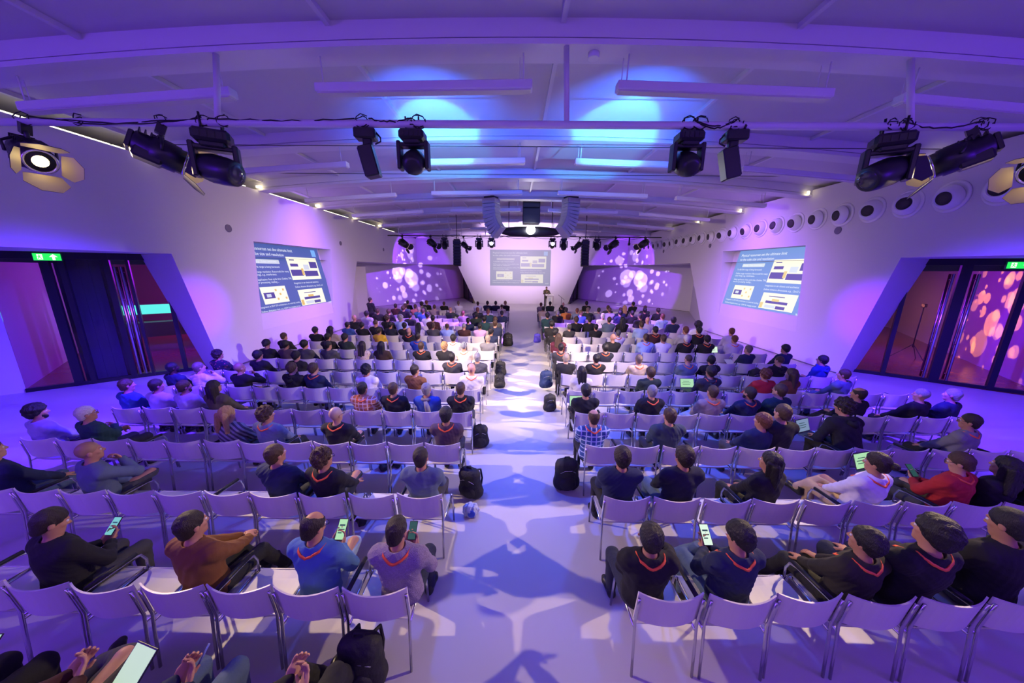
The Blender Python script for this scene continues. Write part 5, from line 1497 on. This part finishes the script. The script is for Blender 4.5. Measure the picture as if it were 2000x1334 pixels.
# ------------------------------------------------------------------ people at the picture's bottom edge, only their laps show
E0 = [(-3.38, 'short', 'brown', 'black', 'jacket', 'recline', 0, 0), (-2.70, 'short', 'brown', 'darkmaroon', 'sweater', 'recline', 0, 1), (-2.02, 'short', 'brown', 'navy', 'sweater', 'recline', 2, 0), (-1.33, 'short', 'brown', 'black', 'jacket', 'recline', 0, 2)]
EL = ['person at the bottom left edge holding a phone, dark trousers showing', 'person at the bottom edge with one brown trousered knee raised, beside the tablet', 'person at the bottom edge in blue jeans holding a pen', 'person at the bottom edge with dark knees stretched toward the aisle']
ECH = ['leftmost', 'second', 'third', 'rightmost']
for k, (x, h_, c_, tc, g, pose, tr, cx) in enumerate(E0):
    y = row_y(0)+.24
    make_chair(x, y-.21, 0, 0, 'white chair at the bottom picture edge, %s of the four' % ECH[k], True, rg)
    person(x, y, 0, 1.18, h_, c_, tc, g, pose, 0, [], 0, EL[k], trou=tr if k != 1 else None, cross=cx, variant=200+k)
# ------------------------------------------------------------------ two people on their feet
person(-7.25, 16.2, -.35, None, 'short', 'darkbrown', 'black', 'jacket', 'stand', 25, [], 1, 'person standing in black by the left wall, hands joined, watching the room', skin=1, trou=0, group='people standing', variant=301)
person(2.72, 28.15, PI-.05, None, 'short', 'darkbrown', 'olive', 'jacket', 'talk', -8, ['beard'], 1, 'person speaking behind the white lectern in an olive jacket', skin=0, trou=0, group='people standing', variant=302)
# ------------------------------------------------------------------ things people hold
def screen_mat(n, c, s=1.0): return emis('screen_'+n, c, s)
def phone(loc, R, c, label, s=1.0):
    e = empty('phone', loc, R); tag(e, label, 'phone')
    B().box((0, 0, 0), (.075*s, .156*s, .009), bev=.003).build('body', BLACK, e)
    B().box((0, 0, .0050), (.067*s, .146*s, .0012)).build('screen', c, e)
    B().box((0, .03*s, .0058), (.045*s, .012*s, .0008)).box((0, .0, .0058), (.05*s, .008*s, .0008)).box((-.008*s, -.025*s, .0058), (.032*s, .008*s, .0008)).build('screen_text', screen_mat('ink', (.03, .12, .10), .5), e)
    return e
def laptop(loc, rz, c, label, open_=1.95, lines=True):
    e = empty('laptop', loc, Matrix.Rotation(rz, 3, 'Z')); tag(e, label, 'laptop')
    g = mat('laptop_grey', (.06, .06, .065), .4)
    B().box((0, 0, .008), (.32, .22, .016), bev=.005).build('base', g, e)
    B().box((0, -.01, .0175), (.28, .10, .002)).build('keyboard', BLACK, e)
    R = Matrix.Rotation(open_-PI/2, 3, 'X').inverted()
    up = R@Vector((0, 0, 1)); hinge = Vector((0, .11, .016))
    lid = B().box(hinge+up*.11, (.32, .008, .22), R, bev=.003).build('lid', g, e)
    B().box(hinge+up*.112+R@Vector((0, -.0048, 0)), (.298, .0015, .192), R).build('screen', c, e)
    if lines:
        b_ = B()
        for j, w in enumerate((.14, .20, .17)): b_.box(hinge+up*(.15-.035*j)+R@Vector((-.02, -.0062, 0)), (w, .001, .010), R)
        b_.build('screen_text', screen_mat('ink', (.03, .12, .10), .5), e)
    return e
def lean_R(rz, t): return Matrix.Rotation(rz, 3, 'Z')@Matrix.Rotation(t, 3, 'X')
GRN = screen_mat('green', (.42, .75, .40), .9); CYA = screen_mat('cyan', (.18, .55, .50), .9); WHT = screen_mat('white', (.75, .95, .75), .9); DIM = screen_mat('dim', (.02, .10, .08), .7)
def at_person(key, dx, dy, dz):
    o, F, sc = HELD[key]
    p = Matrix.Rotation(o.rotation_euler.z, 3, 'Z')@(Vector((dx, dy, dz))*sc)
    return Vector(o.location)+p
def find(tc, r, side):
    for k, t in ppl.items():
        if t[7] == tc and k[1] == r and k[0] == side: return k
for (tc, r, sd, c, lab) in (('black', 1, 'L', CYA, 'phone with cyan screen held by the bearded person at left'), ('denim', 1, 'L', GRN, 'phone with bright green screen held by the person in denim shirt'), ('mauve', 1, 'L', DIM, 'phone with dark screen held by the person in mauve sweater'),
                            ('navy', 1, 'R', WHT, 'large phone with white screen held by the person in navy jacket'), ('red', 2, 'R', DIM, 'phone with dark screen held by the person in red sweater')):
    k = find(tc, r, sd)
    if k is None: continue
    phone(at_person(k, 0, .375, .835), lean_R(0, .75), c, lab.replace('bearded person at left', 'person in black jacket far left'), 1.15 if tc in ('denim', 'navy') else 1.0)
phone((-3.36, 1.56, .82), lean_R(0, .75), GRN, 'phone with green screen at the bottom left picture edge')
e = empty('tablet', (-2.40, 1.52, .72), lean_R(-.25, .75)); tag(e, 'tablet with pale screen held at the bottom picture edge', 'tablet')
B().box((0, 0, 0), (.19, .26, .010), bev=.004).build('body', BLACK, e); B().box((0, 0, .0056), (.175, .24, .0012)).build('screen', screen_mat('note', (.62, .80, .62), .8), e)
tag(B().cyl((-2.00, 1.54, .74), (-1.96, 1.60, .84), .006, 8).build('pen', mat('pen_blue', (.15, .2, .5), .4)), 'thin blue pen held at the bottom edge above the jeans', 'pen')
def lap_at(tc, r, sd, lab, c=GRN, dx=0, rz=0):
    k = find(tc, r, sd)
    if k: laptop(at_person(k, dx, .40, .60), rz, c, lab)
lap_at('charcoal', 5, 'R', 'open laptop with pale green screen on the lap of person in charcoal hoodie', dx=-.12)
lap_at('black', 4, 'R', 'open laptop with pale screen beside the person in black sweater', dx=-.02)
k = find('red', 2, 'R')
laptop(at_person(k, -.16, .62, .60), .25, GRN, 'open laptop with yellow green screen in front of the person in red sweater')
k = find('black', 3, 'R')
for kk, t in ppl.items():
    if kk[1] == 3 and kk[0] == 'R' and t[8] == 'hoodie': laptop(at_person(kk, -.12, .46, .57), .35, screen_mat('blue', (.25, .35, .55), .7), 'open laptop with blue white screen on the lap of person in black hoodie', 1.9)
lap_at('lilac', 8, 'R', 'small open laptop with white screen left of the person in lilac sweater', WHT, dx=-.25)
lap_at('navy', 12, 'R', 'small open laptop with pale screen near the right end of the crowd', WHT, dx=-.2)
tag(B().box((0, 0, 0), (.22, .30, .006), lean_R(0, .5)).build('notepad', PAPER), 'white notepad on the knee of the person in navy suit by right wall', 'notepad').location = at_person(find('navy', 7, 'R'), -.1, .42, .66)
# papers left on empty seats, bottles
pr = random.Random(21); paper_n = 0
BOT = mat('clear_bottle', (.6, .7, .8), .1, spec=.8)
for (side, r, i) in single:
    if r in (0,) or (side, r, i) in ppl or not 3 <= r <= 9: continue
    v = pr.random(); x, y = seat_x(side, r, i), row_y(r)
    if v < .22:
        paper_n += 1
        b_ = B().box((0, 0, .003), (.21, .297, .004)).box((.02, .03, .007), (.20, .28, .003), Matrix.Rotation(.3, 3, 'Z'))
        o = b_.build('leaflet', PAPER); o.location = (x+pr.uniform(-.05, .05), y+.25, .448); o.rotation_euler = (0, 0, pr.uniform(-.6, .6))
        tag(o, 'white leaflets on the empty %s' % place(side, r, i), 'paper', 'leaflets on empty seats')
    elif v < .30:
        b_ = B().lathe([(0, .03), (.01, .034), (.13, .034), (.16, .026), (.19, .013), (.21, .013)], (0, 0, 0), (0, 0, 1), 14)
        o = b_.build('water_bottle', BOT); o.location = (x+.05, y+.2, .448)
        tag(o, 'clear bottle on the empty %s' % place(side, r, i), 'bottle', 'water bottles on seats')
# ------------------------------------------------------------------ bags and coats
BAGM = mat('bag_black', (.010, .010, .011), .7, bump=.3, bscale=40)
BAGN = mat('bag_navy', (.012, .03, .10), .7, bump=.3, bscale=40)
BAGG = mat('bag_grey', (.09, .085, .08), .8, bump=.4, bscale=40)
def backpack(loc, rz, m, label, s=1.0, tilt=0):
    R = Matrix.Rotation(rz, 3, 'Z')@Matrix.Rotation(tilt, 3, 'X')
    e = empty('backpack', loc, R); e.scale = (s,)*3; tag(e, label, 'bag')
    F = Field(V(-.24, -.2, -.02), V(.24, .24, .62), .012); I3 = np.eye(3)
    F.add(('e', V(0, 0, .22), (.17, .11, .24), I3), .03); F.add(('c', V(-.09, 0, .10), V(.09, 0, .10), .10, .10), .06); F.add(('c', V(-.07, .0, .38), V(.07, .0, .38), .09, .09), .06)
    F.wrinkle(.004, 40, int(abs(loc[0])*10)); F.cut(V(0, 0, -1), -.005)
    me = F.mesh('backpack_body'); link('body', me, m, e)
    G = Field(V(-.2, -.25, 0), V(.2, .05, .34), .012); G.add(('e', V(0, -.085, .14), (.12, .06, .11), I3), .02); G.wrinkle(.003, 50, 4)
    link('front_pocket', G.mesh('pocket'), m, e)
    for sx in (-.08, .08): B().tube([(sx, .07, .42), (sx*1.1, .16, .36), (sx*1.2, .17, .2), (sx*1.3, .08, .06)], .014, 6).build('strap', BLACKR, e)
    B().tube([(-.05, 0, .45), (-.03, 0, .50), (.03, 0, .50), (.05, 0, .45)], .010, 6).build('handle', BLACKR, e)
    B().tube([(-.11, -.085, .30), (-.05, -.10, .34), (.05, -.10, .34), (.11, -.085, .30)], .006, 5).build('zip', CHROME, e)
    return e
backpack((.80, 4.30, 0), .1, BAGM, 'large black backpack standing in the aisle beside the second row, right', 1.05)
backpack((-.60, 4.12, 0), -.4, BAGM, 'black backpack slumped at the aisle end of the second row, left', 1.0, .12)
backpack((-1.16, 1.90, .02), 0, BAGM, 'black backpack standing behind the nearest left row, near the aisle', 1.0)
backpack((.84, 7.05, 0), .3, BAGM, 'round dark backpack in the aisle by the fifth row, right', .85)
backpack((.86, 8.25, .12), .3, BAGN, 'navy blue bag hanging at the aisle end of the seventh row, right', 1.0)
backpack((-.42, 9.6, 0), -.2, BAGM, 'black backpack on the aisle floor beside the eighth row, left', .95)
backpack((-.40, 8.5, 0), .2, BAGM, 'black bag on the aisle floor beside the seventh row, left', .85)
backpack((-.62, 5.45, 0), .2, BAGM, 'black bag under the aisle seat of the fourth row, left', .9)
backpack((-.28, 13.5, .0), .2, BAGM, 'tall dark rucksack at the aisle end of the far left block', 1.2)
backpack((.93, 12.9, .3), .2, mat('bag_violet', (.06, .04, .45), .7), 'bright violet bag hanging on an aisle chair, far right block', .8)
k = find('black', 6, 'R')
backpack((seat_x('R', 6, 9)-.25, row_y(6)+.3, .45), 0, BAGM, 'black bag heaped on a seat beside the shaved person in black hoodie', .9)
def coat(x, y, z, m, label, s=1.0, seed=1):
    F = Field(V(-.3, -.25, -.02), V(.3, .25, .3), .014); r = random.Random(seed)
    for q in range(7): F.add(('c', V(r.uniform(-.16, .16), r.uniform(-.12, .12), .05), V(r.uniform(-.18, .18), r.uniform(-.12, .12), r.uniform(.06, .16)), .055, .045), .03)
    F.wrinkle(.010, 45, seed); F.cut(V(0, 0, -1), 0)
    o = link('folded_coat', F.mesh('coat'), m); o.location = (x, y, z); o.scale = (s,)*3
    return tag(o, label, 'coat')
coat(seat_x('L', 4, 5), row_y(4)+.25, .44, BAGG, 'crumpled grey coat on an empty seat in the fourth row, left', 1, 3)
coat(seat_x('L', 4, 7), row_y(4)+.25, .44, mat('coat_pale', (.45, .36, .36), .9), 'pale pink scarf heaped on a seat beside the olive sweater', .8, 5)
coat(seat_x('L', 7, 4), row_y(7)+.25, .44, BAGM, 'black coat on an empty seat in the seventh row, left', .9, 7)
coat(seat_x('R', 4, 1), row_y(4)+.3, .44, BAGM, 'dark bag on an empty seat near the aisle, fourth row right', .8, 9)
coat(seat_x('R', 3, 1), row_y(3)+.6, .0, BAGM, 'black bag on the floor under the third row, right', 1, 12)
coat(seat_x('L', 3, 2), row_y(3)+.6, .0, BAGM, 'black bag on the floor under the third row, left', 1, 14)
coat(seat_x('L', 2, 2), row_y(2)+.55, .0, BAGM, 'black coat fallen under the second row, left', 1.1, 15)
e = empty('carrier_bag', (-.56, 3.72, 0)); tag(e, 'small pale plastic bag with blue print on the aisle floor, second row', 'bag')
F = Field(V(-.15, -.12, -.01), V(.15, .12, .22), .009); F.add(('e', V(0, 0, .08), (.11, .08, .10), np.eye(3)), .02); F.wrinkle(.012, 60, 8); F.cut(V(0, 0, -1), 0)
link('bag', F.mesh('carrier'), mat('plastic_pale', (.45, .5, .55), .3), e)
B().lathe([(0, .05), (.004, .045)], (.02, -.085, .09), (0, -1, .2), 16).build('print', mat('print_blue', (.03, .08, .5), .4), e)
